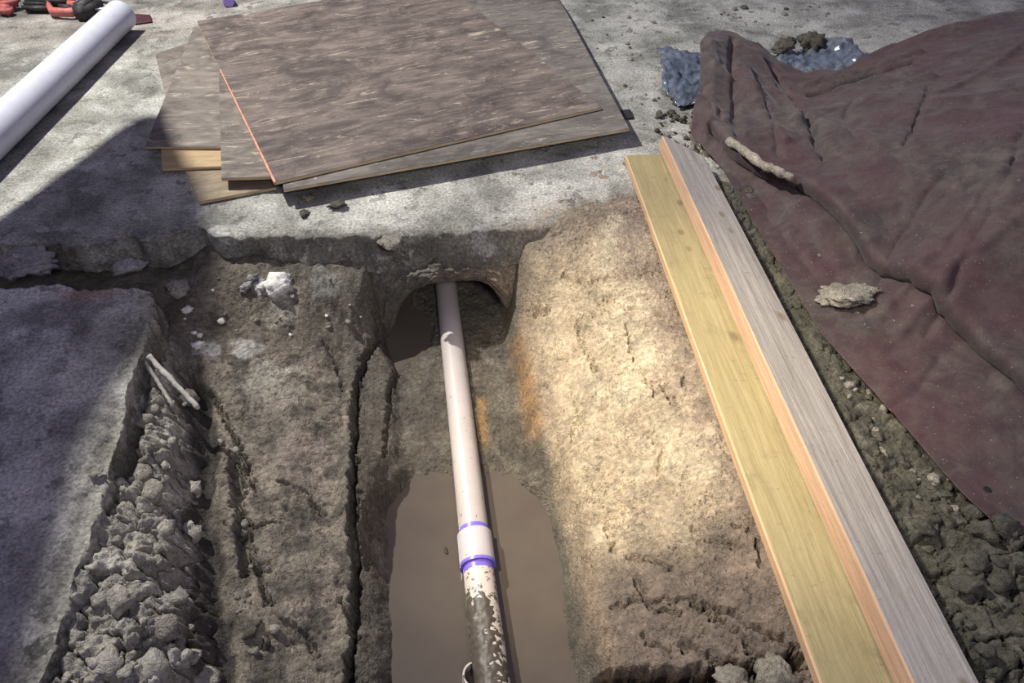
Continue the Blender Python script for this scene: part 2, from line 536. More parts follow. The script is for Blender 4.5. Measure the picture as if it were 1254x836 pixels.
crack([(478, 392), (462, 415), (447, 438), (437, 470), (434, 520), (433, 580), (430, 640), (437, 700), (434, 760), (427, 836)], .016, .09)
crack([(418, 735), (430, 760), (432, 800)], .008, .03)
crack([(500, 362), (494, 385), (490, 410), (489, 450)], .022, .10)
crack([(489, 450), (478, 480), (474, 520), (470, 560)], .010, .03)
for pts, w, dp in [
        ([(648, 377), (660, 381), (673, 378)], .009, .03), ([(742, 368), (756, 371), (772, 380)], .007, .02),
        ([(765, 400), (772, 420), (776, 445)], .006, .02), ([(706, 395), (718, 430), (730, 455)], .006, .018),
        ([(812, 470), (822, 485), (832, 500)], .008, .03), ([(830, 446), (838, 455), (838, 470)], .007, .02),
        ([(775, 455), (790, 457), (803, 487)], .006, .016), ([(742, 640), (750, 655), (752, 675)], .007, .02),
        ([(770, 680), (795, 686), (820, 698)], .008, .025), ([(778, 710), (786, 730), (795, 747), (830, 752)], .008, .025),
        ([(845, 742), (890, 748), (930, 770), (975, 790)], .009, .03), ([(838, 790), (862, 800), (892, 815)], .009, .025),
        ([(870, 755), (905, 775), (930, 812)], .008, .025), ([(788, 780), (805, 795), (822, 802)], .007, .02),
        ([(752, 742), (790, 738), (850, 733)], .006, .018), ([(900, 640), (925, 650), (935, 690)], .007, .02),
        ([(845, 640), (870, 662), (905, 668)], .006, .016), ([(800, 540), (812, 552), (806, 575)], .006, .015),
        ([(690, 335), (720, 345), (745, 340)], .006, .015), ([(700, 470), (708, 500), (702, 540)], .006, .012),
        ([(258, 480), (275, 510), (300, 560), (312, 600)], .010, .03), ([(300, 560), (296, 620), (310, 680), (330, 740)], .010, .03),
        ([(340, 590), (372, 600), (392, 628)], .007, .02), ([(345, 760), (370, 770), (388, 800)], .008, .02),
        ([(218, 440), (235, 465), (250, 500)], .012, .04), ([(395, 420), (410, 440), (420, 480)], .007, .02),
        ([(268, 640), (290, 650), (335, 640)], .008, .02), ([(440, 600), (452, 640), (450, 700)], .006, .014), ([(735, 834), (800, 829), (870, 826), (930, 816), (985, 806)], .022, .16), ([(286, 560), (292, 620), (300, 700)], .018, .05)]:
    crack(pts, w, dp)

# soil colours, darker in the cracks, with the crevice's shade painted in
def mixc(c, m, k):
    return c * (1 - m[..., None]) + np.array(k) * m[..., None]


nz = fbm(X, Y, 3.5, 5, 101); nz2 = fbm(X, Y, 12, 5, 102)
COL = np.zeros(X.shape + (3,)) + np.array((.13, .12, .10))
COL = mixc(COL, lwall, (.25, .225, .185))
COL = mixc(COL, lwall * sstep(-.1, .5, nz), (.32, .28, .23))
COL = mixc(COL, lwall * sstep(.0, .4, nz2) * .85, (.13, .118, .10))
COL = mixc(COL, bank, (.39, .375, .335))
COL = mixc(COL, bank * sstep(.1, .5, nz2), (.52, .51, .47))
COL = mixc(COL, bank * (1 - crk) * .5, (.22, .2, .18))
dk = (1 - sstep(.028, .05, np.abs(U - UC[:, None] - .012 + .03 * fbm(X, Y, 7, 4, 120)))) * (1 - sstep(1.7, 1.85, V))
COL = mixc(COL, dk * .9, (.055, .048, .045))      # shade of the crevice painted dark into the soil colour
COL = mixc(COL, chan, (.125, .11, .09))
COL = mixc(COL, chan * sstep(-.05, .5, nz2) * .6, (.20, .185, .155))
COL = mixc(COL, rwall, (.165, .135, .118))
COL = mixc(COL, tan_ * (1 - .55 * sstep(2.05, 2.35, V)), (.52, .435, .32))
COL = mixc(COL, tan_ * sstep(0.0, .5, nz) * .7, (.63, .555, .42))
COL = mixc(COL, tan_ * sstep(.15, .5, nz2) * .4, (.46, .35, .26))
COL = mixc(COL, rwall * sstep(.45, .56, U + .06 * nz2) * .7, (.30, .235, .195))
COL = mixc(COL, rwall * (1 - sstep(.15, .2, U)) * .6, (.30, .235, .175))
COL = mixc(COL, spoil, (.105, .10, .08))
COL = mixc(COL, spoil * sstep(.1, .5, nz2), (.155, .148, .12))
COL = mixc(COL, spoil * (1 - crk) * .7, (.07, .065, .055))
stripe = np.exp(-((U - (.105)) / .028) ** 2) * sstep(1.55, 1.7, V) * (1 - sstep(2.05, 2.15, V))
COL = mixc(COL, np.clip(stripe * (.75 + .5 * nz2), 0, .8), (.40, .24, .115))
stripe2 = np.exp(-((U - (-.065)) / .018) ** 2) * sstep(1.6, 1.66, V) * (1 - sstep(1.84, 1.88, V))
COL = mixc(COL, np.clip(stripe2, 0, 1) * .8, (.36, .22, .09))
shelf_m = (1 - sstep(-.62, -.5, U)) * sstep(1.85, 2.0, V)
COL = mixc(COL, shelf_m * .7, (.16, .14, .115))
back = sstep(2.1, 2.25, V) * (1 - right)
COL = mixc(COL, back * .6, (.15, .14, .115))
WET = np.ones(X.shape) * 1.0
WET = WET - .45 * chan
for px, py, r, k in [(342, 352, .055, (.72, .72, .70)), (318, 345, .03, (.62, .62, .64)), (300, 432, .05, (.55, .54, .50)),
                     (345, 385, .06, (.36, .34, .29)), (265, 430, .035, (.5, .5, .48)), (395, 350, .06, (.26, .26, .24)), (245, 425, .025, (.7, .7, .68)),
                     (330, 470, .11, (.36, .345, .30)), (270, 400, .06, (.10, .085, .07)), (380, 560, .10, (.33, .28, .24)),
                     (350, 480, .10, (.34, .31, .26)), (460, 520, .06, (.15, .125, .10))]:
    p = hit(px, py)
    d = np.hypot(X - p.x, (Y - p.y)) / r + .8 * nz2
    COL = mixc(COL, (1 - sstep(.55, 1.1, d)) * .9, k)

keep = np.ones((len(GY) - 1, len(GX) - 1), bool)
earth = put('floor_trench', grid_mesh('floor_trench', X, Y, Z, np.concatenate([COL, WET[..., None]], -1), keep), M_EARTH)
tag(earth, 'clay and soil of the open trench, grey at the left and tan at the right', kind='structure')

# arch of soil over the tunnel mouth
ns, ntv = 190, 150
sarr = np.linspace(-1.75, 1.55, ns)
tarr = np.concatenate([np.linspace(0, .5, 90), np.linspace(.5, 1, 60)])
SS, TT = np.meshgrid(sarr, tarr)
uu = -0.14 + 0.235 * SS
lip = -0.205 - 0.20 * np.abs(SS) ** 5 - 0.03 * sstep(0, 1, -SS)
lip = np.maximum(lip, -0.62)
tf = np.clip(TT / .5, 0, 1); tr_ = np.clip((TT - .5) / .5, 0, 1)
yw0 = yw_of(uu - SK * .8) + 0.01
yface = yw0 - 0.015 - 0.055 * np.sin(np.pi * tf * .92) ** 1.2 - 0.03 * tf
AY = np.where(TT <= .5, yface, (yface) + tr_ ** 1.3 * .75 + .0)
AZ = np.where(TT <= .5, -0.085 + (lip + .085) * tf, lip - .012 * np.sin(np.pi * np.clip(tr_ * 6, 0, 1)) + .05 * tr_)
side = sstep(1.2, 1.6, np.abs(SS))
AY = AY + side * .14 * (tr_ == 0)
q = SS * .4 + TT * .3
nn = 0.020 * fbm(uu, TT * .5, 7, 4, 201) + 0.010 * fbm(uu, TT * .6, 30, 3, 202)
AY = AY - nn
AZ = AZ + .6 * nn * (tf > .1)
AX = uu - SK * (AY - 1.5)
an = fbm(AX, AZ, 8, 5, 210)
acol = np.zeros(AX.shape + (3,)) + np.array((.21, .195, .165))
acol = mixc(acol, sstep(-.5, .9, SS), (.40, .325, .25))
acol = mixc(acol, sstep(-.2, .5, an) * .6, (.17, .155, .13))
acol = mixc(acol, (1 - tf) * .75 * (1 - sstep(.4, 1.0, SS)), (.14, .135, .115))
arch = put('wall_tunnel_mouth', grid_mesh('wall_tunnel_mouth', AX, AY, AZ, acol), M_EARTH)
tag(arch, 'arched lip of soil under the slab where the pipe enters', kind='structure')

# ------------------------------------------------------------------ concrete slabs
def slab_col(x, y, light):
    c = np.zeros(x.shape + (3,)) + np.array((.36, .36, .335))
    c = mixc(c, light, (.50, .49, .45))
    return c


# far slab
sx = axis((-6, -2.6, .08), (-2.6, 1.3, .011), (1.3, 6.01, .08))
sv = np.concatenate([[-.075, -.072, -.066, -.05, -.03, -.012, -.004], [0], np.arange(.012, .5, .012), np.arange(.5, 2.8, .03), np.arange(2.8, 7, .25)])
SX, SV = np.meshgrid(sx, sv)
edge = yw_of(SX) + 0.012 * fbm(SX, SX * 0, 6, 4, 55) + .008 * fbm(SX, SX * 0, 25, 3, 56)
# broken bite by the joint at the left
edge = edge + .10 * np.exp(-((SX + 1.22) / .09) ** 2) + .05 * np.exp(-((SX + 1.45) / .05) ** 2)
down = np.clip(-SV, 0, None)
SZ = -down * 1.75
SY = edge + np.clip(SV, 0, None) + down * (.10 - .75 * sstep(-1.0, -.8, SX))
rough_e = np.exp(-np.clip(SV, 0, None) / .03)
SY = SY + np.where(SV < .0, 1, 0) * .012 * fbm(SX, SZ, 18, 4, 58)
SZ = SZ - (.010 * rough_e + .006 * rough_e * fbm(SX, SY, 20, 4, 57)) * (SV >= 0) - .010 * (SV < 0) + .0015 * fbm(SX, SY, 3, 3, 59)
# bottom edge line of the slab
pale_mid = sstep(-1.0, -.5, SX) * (1 - sstep(.9, 1.6, SX)) * (1 - sstep(.5, 1.0, SV))  # paler concrete along the middle of the trench edge
scol = slab_col(SX, SY, pale_mid * .9)
nsl = fbm(SX, SY, 5, 5, 60)
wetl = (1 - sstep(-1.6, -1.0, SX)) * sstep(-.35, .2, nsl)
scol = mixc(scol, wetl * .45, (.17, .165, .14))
scol = mixc(scol, (1 - sstep(-1.9, -1.2, SX)) * sstep(1.5, 2.2, SV) * .5, (.33, .29, .26))
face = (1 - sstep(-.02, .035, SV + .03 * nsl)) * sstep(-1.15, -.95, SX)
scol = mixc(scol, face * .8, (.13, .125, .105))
dirt = (1 - sstep(.02, .10, SV + .05 * fbm(SX, SY, 9, 4, 61))) * sstep(-1.1, -.9, SX)
scol = mixc(scol, dirt * .55, (.17, .16, .135))
dR = sstep(-.1, .2, SX) * (1 - sstep(.05, .25, SV + .1 * nsl))
scol = mixc(scol, dR * .8, (.26, .215, .165))
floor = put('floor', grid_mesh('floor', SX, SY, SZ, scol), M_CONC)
tag(floor, 'grey stained concrete floor slab at the far side of the trench', kind='structure')
# underside of the slab is closed by a thin bottom plate
bx = bmesh.new()

# left slab, broken along the trench
ly = axis((-.8, .5, .03), (.5, 2.06, .009))
EL = [(-.8, -.96), (.4, -1.0), (.653, -1.009), (.81, -1.027), (1.048, -1.061), (1.311, -1.103), (1.6, -1.154), (1.786, -1.184), (1.95, -1.235), (2.0, -1.255), (2.06, -1.33)]
lx = np.concatenate([np.arange(-2.4, -1.0, .05), np.arange(-1.0, -.0, .009), [0, .002, .004, .006, .01, .014, .016, .02]])
LS, LY = np.meshgrid(lx, ly)
ledge = np.interp(LY, [e[0] for e in EL], [e[1] for e in EL]) + .012 * fbm(LY, LY * 0, 5, 4, 301) + .006 * fbm(LY, LY * 0, 30, 3, 302)
dn = np.array([0, .012, .03, .05, .075, .10, .12, .14])
LD = np.interp(LS, lx[-8:], dn)
inn = np.clip(-LS, 0, None)
LX = ledge + np.where(LS < 0, LS, 0) + .10 * LD + (LS >= 0) * .012 * fbm(LY, LD, 14, 4, 303) * (LD > .005)
spall = (1 - sstep(.035, .05, inn + .02 * fbm(LX, LY, 12, 4, 304))) * sstep(-.3, .2, fbm(LY, LY * 0, 2.2, 3, 305) + .25)
LZ = -LD - .016 * spall * (LS < 0) - .014 * spall * (LS >= 0) + .0022 * fbm(LX, LY, 4, 4, 306)
yend = 2.0 + .03 * fbm(LX, LX * 0, 6, 4, 307) + .02 * np.clip(-LX - 1.5, 0, 1)
over = sstep(yend - .012, yend + .014, LY)
LZ = LZ - over * (.13 + .0 * LD) * (1 - np.clip(LD / .14, 0, 1))
nl = fbm(LX, LY, 4, 5, 310)
lcol = np.zeros(LX.shape + (3,)) + np.array((.47, .46, .455))
lcol = mixc(lcol, sstep(.0, .45, nl) * .8, (.22, .215, .21))
lcol = mixc(lcol, (1 - sstep(.10, .24, inn + .1 * nl)) * .75, (.47, .455, .41))
lcol = mixc(lcol, spall * .5, (.36, .34, .29))
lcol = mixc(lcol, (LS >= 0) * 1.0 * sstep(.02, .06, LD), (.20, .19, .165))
rust = np.exp(-(((LX + 1.46) / .10) ** 2 + ((LY - 1.955) / .03) ** 2))
lcol = mixc(lcol, np.clip(rust * (1 + nl), 0, 1) * .8, (.36, .235, .15))
lslab = put('floor_broken_slab', grid_mesh('floor_broken_slab', LX, LY, LZ, lcol), M_CONC)
tag(lslab, 'broken concrete slab along the left side of the trench', kind='structure')

# ------------------------------------------------------------------ water in the trench
wx = np.linspace(-.62, .32, 60); wy = np.linspace(-.5, 3.0, 160)
WX, WY = np.meshgrid(wx, wy)
WXs = WX - SK * (WY - 1.5)
mw, nt, bs = new_mat('muddy water')
v = world_pos(nt)
nw = nnoise(nt, v, 3.5, 4, 0.6)
nt.links.new(nmix(nt, nramp(nt, nw, .3, .7), (.085, .069, .058), (.11, .091, .073)), bs.inputs['Base Color'])
bs.inputs['Roughness'].default_value = 0.12
bs.inputs['Specular IOR Level'].default_value = 0.4
water = put('muddy_water', grid_mesh('muddy_water', WXs, WY, np.full(WX.shape, -.432)), mw)
tag(water, 'murky brown water standing in the bottom of the trench', 'water', kind='stuff')

# ------------------------------------------------------------------ generic shape builders
def tube(name, pts, radii, mat, parent=None, seg=40, cap=True, smooth=True):
    """lathe along a polyline (list of points and radii)"""
    P = [Vector(p) for p in pts]
    rows = []
    for i, p in enumerate(P):
        d = (P[min(i + 1, len(P) - 1)] - P[max(i - 1, 0)])
        if d.length < 1e-9: d = Vector((0, 0, 1))
        d.normalize()
        a = d.cross(Vector((0.13, 0.02, 1))).normalized(); b = a.cross(d).normalized()
        rows.append([p + radii[i] * (math.cos(2 * math.pi * k / seg) * a + math.sin(2 * math.pi * k / seg) * b) for k in range(seg)])
    vs = [v for r in rows for v in r]
    fs = []
    for i in range(len(P) - 1):
        for k in range(seg):
            fs.append((i * seg + k, i * seg + (k + 1) % seg, (i + 1) * seg + (k + 1) % seg, (i + 1) * seg + k))
    if cap:
        fs.append(tuple(range(seg))[::-1]); n = (len(P) - 1) * seg; fs.append(tuple(range(n, n + seg)))
    me = bpy.data.meshes.new(name)
    me.from_pydata(vs, [], fs)
    for p in me.polygons:
        p.use_smooth = smooth and len(p.vertices) == 4
    me.validate()
    return put(name, me, mat, parent)


def pipe_tube(name, a, b, r, mat, parent=None, wall=.006, n=24, seg=48, mod=None):
    """hollow pipe from a to b with open ends"""
    a = Vector(a); b = Vector(b)
    pts = []; rad = []
    for k in range(n + 1):
        t = k / n
        pts.append(a.lerp(b, t)); rad.append(r if mod is None else r + mod(t))
    inner_p = [b.lerp(a, .0005), b.lerp(a, .3), a.lerp(b, .3), a.lerp(b, .0005)]
    vs = []; fs = []
    d = (b - a).normalized(); u = d.cross(Vector((0, 0, 1))).normalized(); w = u.cross(d).normalized()
    ring = lambda p, rr: [p + rr * (math.cos(2 * math.pi * k / seg) * u + math.sin(2 * math.pi * k / seg) * w) for k in range(seg)]
    rows = [ring(p, q) for p, q in zip(pts, rad)] + [ring(p, r - wall) for p in inner_p]
    vs = [x for rr in rows for x in rr]
    N = len(rows)
    for i in range(N):
        j = (i + 1) % N
        for k in range(seg):
            fs.append((i * seg + k, j * seg + k, j * seg + (k + 1) % seg, i * seg + (k + 1) % seg))
    me = bpy.data.meshes.new(name); me.from_pydata(vs, [], fs)
    for p in me.polygons: p.use_smooth = True
    bm = bmesh.new(); bm.from_mesh(me); bmesh.ops.recalc_face_normals(bm, faces=bm.faces)
    for e in bm.edges:
        if len(e.link_faces) == 2 and e.calc_face_angle(0) > .9: e.smooth = False
    bm.to_mesh(me); bm.free()
    return put(name, me, mat, parent)


def prism(name, poly, z0, z1, mat, parent=None, bevel=.002, tilt=None, frame=None, seg=1):
    """polygon (x, y) raised from z0 to z1. Local x runs along the first edge so that grain follows it."""
    p0 = Vector((poly[0][0], poly[0][1], 0)); p1 = Vector((poly[1][0], poly[1][1], 0))
    ang = math.atan2(p1.y - p0.y, p1.x - p0.x) if frame is None else frame
    R = Matrix.Rotation(-ang, 3, 'Z')
    bm = bmesh.new()
    zb = tilt if tilt is not None else (lambda x, y: 0.0)
    lo = []; hi = []
    for x, y in poly:
        l = R @ (Vector((x, y, 0)) - p0)
        t = zb(x, y)
        lo.append(bm.verts.new((l.x, l.y, z0 + t))); hi.append(bm.verts.new((l.x, l.y, z1 + t)))
    n = len(poly)
    bm.faces.new(hi); bm.faces.new(lo[::-1])
    for i in range(n):
        bm.faces.new((lo[i], lo[(i + 1) % n], hi[(i + 1) % n], hi[i]))
    bmesh.ops.recalc_face_normals(bm, faces=bm.faces)
    if bevel:
        bmesh.ops.bevel(bm, geom=list(bm.edges), offset=bevel, segments=seg, affect='EDGES')
    me = bpy.data.meshes.new(name); bm.to_mesh(me); bm.free()
    o = put(name, me, mat, parent)
    o.location = (p0.x, p0.y, 0); o.rotation_euler = (0, 0, ang)
    return o


def box_part(name, size, loc, rot, mat, parent, bevel=.006, seg=3, taper=None):
    bm = bmesh.new()
    bmesh.ops.create_cube(bm, size=1.0)
    for v_ in bm.verts:
        v_.co = Vector((v_.co.x * size[0], v_.co.y * size[1], v_.co.z * size[2]))
        if taper and v_.co.x > 0:
            v_.co.y *= taper; v_.co.z *= taper
    bmesh.ops.bevel(bm, geom=list(bm.edges), offset=bevel, segments=seg, affect='EDGES')
    me = bpy.data.meshes.new(name); bm.to_mesh(me); bm.free()
    for p in me.polygons: p.use_smooth = True
    o = put(name, me, mat, parent)
    o.location = loc; o.rotation_euler = rot
    return o


def clod_mesh(name, seed, flat=.75, sub=3, amp=.35, jag=.5, mat=None):
    rnd = np.random.default_rng(seed)
    bm = bmesh.new()
    bmesh.ops.create_icosphere(bm, subdivisions=sub, radius=1.0)
    dirs = rnd.normal(size=(9, 3)); dirs /= np.linalg.norm(dirs, axis=1)[:, None]
    off = rnd.uniform(.55, .95, 9)
    for v_ in bm.verts:
        n_ = np.array(v_.co)
        r = 1.0
        for d, f in zip(dirs, off):                                 # broken facets
            c_ = n_ @ d
            if c_ * r > f: r = r * (1 - jag) + jag * f / c_
        s = n_ * 2.2 + seed
        r *= 1 + amp * .5 * float(vnoise(np.array([s[0] + s[2] * .7]), np.array([s[1] - s[2] * .6]), seed)[0])
        s = n_ * 6.5 + seed
        r *= 1 + amp * .28 * float(vnoise(np.array([s[0] + s[2]]), np.array([s[1] - s[2]]), seed + 3)[0])
        v_.co = Vector((n_[0] * r, n_[1] * r * .85, n_[2] * r * flat))
    me = bpy.data.meshes.new(name); bm.to_mesh(me); bm.free()
    for p in me.polygons: p.use_smooth = True
    if mat: me.materials.append(mat)
    return me


# ------------------------------------------------------------------ drain pipe in the trench
M_PVC = mat_pvc('white drain pipe plastic', (.47, .425, .41), mud=.012)
M_PVC2 = mat_pvc('coupling plastic', (.52, .49, .51), mud=-.03)
M_PRIMER = mat_plain('purple primer', (.19, .14, .60), .35, .25, 40, 0.05)
M_MUDPIPE = mat_pvc('mud caked pipe', (.085, .07, .055), mud=.015, mud_color=(.36, .32, .28), rough=.5)
M_MUD2 = mat_pvc('mud smeared pipe end', (.62, .56, .50), mud=.12, mud_color=(.10, .08, .06))
ZP = -.395
RP = .0455


def on_pipe(py, dx=0.0):
    # centre line of the pipe on the photograph: x at height y
    x = np.interp(py, [340, 350, 440, 555, 642, 700, 770, 836, 1000], [545, 546, 554, 567.5, 579.5, 586, 592, 602, 626])
    return at(float(x) + dx, py, ZP)


pipe = empty('drain_pipe', on_pipe(560))
tag(pipe, 'white drain pipe with a coupling running along the trench into the tunnel', 'pipe')
base = pipe.location.copy()


def loc_(p):
    return Vector(p) - base


end_far = on_pipe(350) + (on_pipe(350) - on_pipe(640)).normalized() * .55
o = pipe_tube('pipe', loc_(end_far), loc_(on_pipe(668)), RP, M_PVC, pipe)
cA, cB = on_pipe(655), on_pipe(693)
coup = o = pipe_tube('coupling', loc_(cA), loc_(cB), RP * 1.17, M_PVC2, pipe, wall=.012); o['label'] = 'white coupling sleeve'
dirp = (cB - cA).normalized()
pr = pipe_tube('primer_ring', loc_(cA - dirp * .020), loc_(cA + dirp * .004), RP * 1.012, M_PRIMER, pipe, wall=.004, n=4); pr['label'] = 'purple primer smear'
pr = pipe_tube('primer_ring', loc_(cB - dirp * .006), loc_(cB + dirp * .004), RP * 1.19, M_PRIMER, coup, wall=.006, n=4); pr['label'] = 'purple primer smear'
pr = pipe_tube('primer_ring', loc_(cB), loc_(cB + dirp * .024), RP * 1.01, M_PRIMER, pipe, wall=.004, n=4); pr['label'] = 'purple primer smear'
pipe_tube('lower_pipe', loc_(on_pipe(690)), loc_(on_pipe(990)), RP, M_MUD2, pipe)
lp = pipe_tube('muddy_pipe', loc_(on_pipe(728)), loc_(on_pipe(1000)), RP * 1.04, M_MUDPIPE, pipe, n=120, seg=64)
dv = (loc_(on_pipe(1000)) - loc_(on_pipe(728))).normalized(); o0 = loc_(on_pipe(728))
for v_ in lp.data.vertices:                                       # lumpy crust with a ragged start
    q_ = v_.co - o0; ax_ = q_.dot(dv); rad_ = q_ - dv * ax_
    if rad_.length < RP * .98: continue
    ang_ = math.atan2(rad_.z, rad_.x)
    nz_ = float(fbm(np.array([ax_]), np.array([ang_ * .05]), 22, 4, 611)[0]); nf_ = float(fbm(np.array([ax_]), np.array([ang_ * .045]), 75, 3, 612)[0])
    k_ = 1 + .05 * nz_ + .05 * nf_ - .09 * max(0, 1 - ax_ / .06)
    v_.co = o0 + dv * ax_ + rad_ * k_
lp['label'] = 'mud caked length of pipe'
hs = at(577, 822, -.405)
stub = pipe_tube('pipe_stub', Vector((0, 0, -.16)), Vector((.012, -.012, .012)), .034, M_MUD2, None, wall=.005, n=6)
stub.location = hs
tag(stub, 'short open pipe stub sticking out of the water beside the muddy pipe', 'pipe')

# a small dark leaf-like crumb floating on the water
fl = put('floating_chip', clod_mesh('floating_chip', 5, .4, 2), mat_plain('dark bark', (.03, .025, .02), .6))
fl.scale = (.006, .018, .006); fl.location = at(546, 674, -.430); fl.rotation_euler = (0, 0, .35)
tag(fl, 'small dark bark chip floating on the brown water', 'bark')

# ------------------------------------------------------------------ timber boards on the right edge
M_B1 = mat_wood('yellowed pine', (.285, .235, .12), (.37, .31, .17), (.8, 12, 12), knots=True, dirt=.35)
M_B2 = mat_wood('weathered grey pine', (.24, .22, .20), (.41, .38, .35), (.7, 22, 22), knots=True, dirt=.22)
M_B2S = mat_wood('orange fresh pine edge', (.40, .245, .155), (.52, .36, .24), (1.0, 30, 30))
M_B1S = mat_wood('orange pine edge of the flat board', (.46, .29, .17), (.58, .40, .25), (1.0, 30, 30))


def timber(name, A, B, width, thick, roll, mats, label, ends=(0, 0)):
    """board whose top left edge runs from A (far) to B (near); width goes to the right"""
    A = Vector(A); B = Vector(B)
    d = (B - A); L = d.length; d.normalize()
    r0 = Vector((0, 0, 1)).cross(d).normalized()                 # horizontal, points right when looking far from near
    if r0.x < 0: r0 = -r0
    upv = Vector((0, 0, 1)); upv = (upv - d * upv.dot(d)).normalized()
    r = (r0 * math.cos(roll) - upv * math.sin(roll)).normalized()
    n = r.cross(d).normalized()
    if n.z < 0: n = -n
    bm = bmesh.new()
    nn_ = 60
    prev = None
    faces = []
    cs = []
    ch = .004
    prof = [(0, -ch), (ch, 0), (width - ch, 0), (width, -ch), (width, -thick + ch), (width - ch, -thick), (ch, -thick), (0, -thick + ch)]
    for i in range(nn_ + 1):
        t = i / nn_
        row = []
        for (w_, h_) in prof:
            sk = ends[0] * (w_ / width) * (1 - t) + ends[1] * (w_ / width) * t
            wob = .0012 * math.sin(t * 9 + w_ * 30)
            row.append(bm.verts.new(Vector((t * L + sk, w_, h_ + wob))))
        if prev:
            for k in range(8):
                f = bm.faces.new((prev[k], prev[(k + 1) % 8], row[(k + 1) % 8], row[k]))
                f.material_index = 1 if k in (7, 0, 3) and len(mats) > 1 and k != 3 else 0
                f.smooth = False
        else:
            bm.faces.new(row)
        prev = row
    bm.faces.new(prev[::-1])
    bmesh.ops.recalc_face_normals(bm, faces=bm.faces)
    me = bpy.data.meshes.new(name); bm.to_mesh(me); bm.free()
    for m_ in mats: me.materials.append(m_)
    o = bpy.data.objects.new(name, me); C.objects.link(o)
    mw_ = Matrix((d, r, n)).transposed().to_4x4()
    if mw_.to_3x3().determinant() < 0:
        for v_ in me.vertices: v_.co.y = v_.co.y
        # mirror handedness: rebuild with flipped width axis
        for v_ in me.vertices: v_.co.y = -v_.co.y
        me.flip_normals()
        mw_ = Matrix((d, -r, n)).transposed().to_4x4()
    mw_.translation = A
    o.matrix_world = mw_
    tag(o, label, 'board', 'timber boards along the trench edge')
    return o


timber('timber_board', at(766, 190, .036), at(1050, 960, .036), .166, .036, 0.0, [M_B1, M_B1S], 'flat yellow pine board, the nearer to the trench', ends=(0.0, 0))
timber('timber_board', at(811, 166, .098), at(1186, 985, .096), .158, .058, .20, [M_B2, M_B2S], 'grey weathered board with orange edge, beside the tarp', ends=(.13, 0))

# ------------------------------------------------------------------ plywood sheets on the far slab
STAIN = (.085, .075, .068)
M_P1 = mat_wood('stained plywood', (.135, .108, .095), (.235, .195, .17), (1.5, 9, 9), stain=(.055, .044, .042), edge=(.72, .58, .36))
M_P2 = mat_wood('dark stained plywood', (.16, .145, .13), (.22, .20, .18), (1.5, 9, 9), stain=(.08, .072, .066), edge=(.62, .5, .32))
M_P3 = mat_wood('grey brown plywood', (.20, .175, .15), (.26, .23, .20), (1.5, 9, 9), stain=(.08, .07, .062), edge=(.55, .43, .27))
M_P4 = mat_wood('yellow offcut', (.33, .24, .13), (.42, .31, .18), (1.5, 14, 14), edge=(.55, .42, .24), dirt=.3)
M_P5 = mat_wood('brown plywood', (.24, .185, .12), (.30, .24, .165), (1.5, 12, 12), stain=(.13, .115, .09), edge=(.55, .43, .25))


def pxpoly(pts, z):
    return [tuple(at(x, y, z)[:2]) for x, y in pts]


# top sheet: front edge direction, then the sides at right angles
z = .088
a = at(336, 223, z); b = at(737, 131, z)
d = (b - a); w = d.length; d.normalize(); nrm = Vector((-d.y, d.x, 0))
top = [a, b, b + nrm * 2.44, a + nrm * 2.44]
far_l = at(240, 26, z)
ln = (far_l - a).dot(nrm)
# the sheet's far left corner is cut square where the photograph shows it
top = [a, b, b + nrm * (ln + .05), a + nrm * ln]
o = prism('plywood_sheet', [tuple(p[:2]) for p in top], z - .014, z, M_P1, bevel=.0015)
tag(o, 'large dark stained plywood sheet lying on top of the stack, pink painted left edge', 'plywood', 'plywood sheets stacked on the slab')
top_o = o
m_pink = mat_plain('pink marking paint', (.56, .25, .17), .7, .45, 40, .1)
p_a = a; p_b = a + nrm * (ln * .62)
strip = prism('painted_edge', [tuple((p_b + d * .002)[:2]), tuple((p_b - d * .0025)[:2]), tuple((p_a - d * .0025)[:2]), tuple((p_a + d * .006)[:2])], z - .013, z + .0012, m_pink, bevel=0)
strip.parent = top_o; strip.matrix_parent_inverse = top_o.matrix_world.inverted()
bpy.context.view_layer.update()
strip.matrix_parent_inverse = Matrix.Translation((-0, 0, 0)) @ (Matrix.Translation(top_o.location) @ Matrix.Rotation(top_o.rotation_euler[2], 4, 'Z')).inverted()
strip['label'] = 'pink painted edge strip'

z2 = .0735
o = prism('plywood_sheet', pxpoly([(347, 232), (771, 157), (690, 8), (664, -30), (330, 60)], z2), z2 - .014, z2, M_P2, bevel=.0015)
tag(o, 'dark plywood sheet whose right end sticks out under the top sheet', 'plywood', 'plywood sheets stacked on the slab')
z3 = .064
o = prism('plywood_sheet', pxpoly([(271, 218), (333, 216), (330, 120), (268, 88)], z3), z3 - .014, z3, M_P3, bevel=.0015)
tag(o, 'grey plywood corner poking out left, directly under the painted edge', 'plywood', 'plywood sheets stacked on the slab')
z4 = .048
o = prism('plywood_sheet', pxpoly([(177, 179), (300, 180), (300, 60), (238, 31)], z4), z4 - .015, z4, M_P3, bevel=.003)
tag(o, 'pointed brown plywood offcut, leftmost of the stack', 'plywood', 'plywood sheets stacked on the slab')
z5 = .032
o = prism('plywood_sheet', pxpoly([(198, 206), (290, 203), (290, 150), (196, 160)], z5), z5 - .014, z5, M_P4, bevel=.002)
tag(o, 'small yellow plywood offcut under the pointed brown one', 'plywood', 'plywood sheets stacked on the slab')
z6 = .017
o = prism('plywood_sheet', pxpoly([(243, 247), (338, 229), (360, 150), (218, 190)], z6), z6 - .014, z6, M_P5, bevel=.002)
tag(o, 'lowest brown plywood piece with a pale front edge on the slab', 'plywood', 'plywood sheets stacked on the slab')
o = prism('plywood_sheet', pxpoly([(218, 180), (260, 160), (236, 50), (190, 66)], .012), .0, .012, M_P3, bevel=.002)
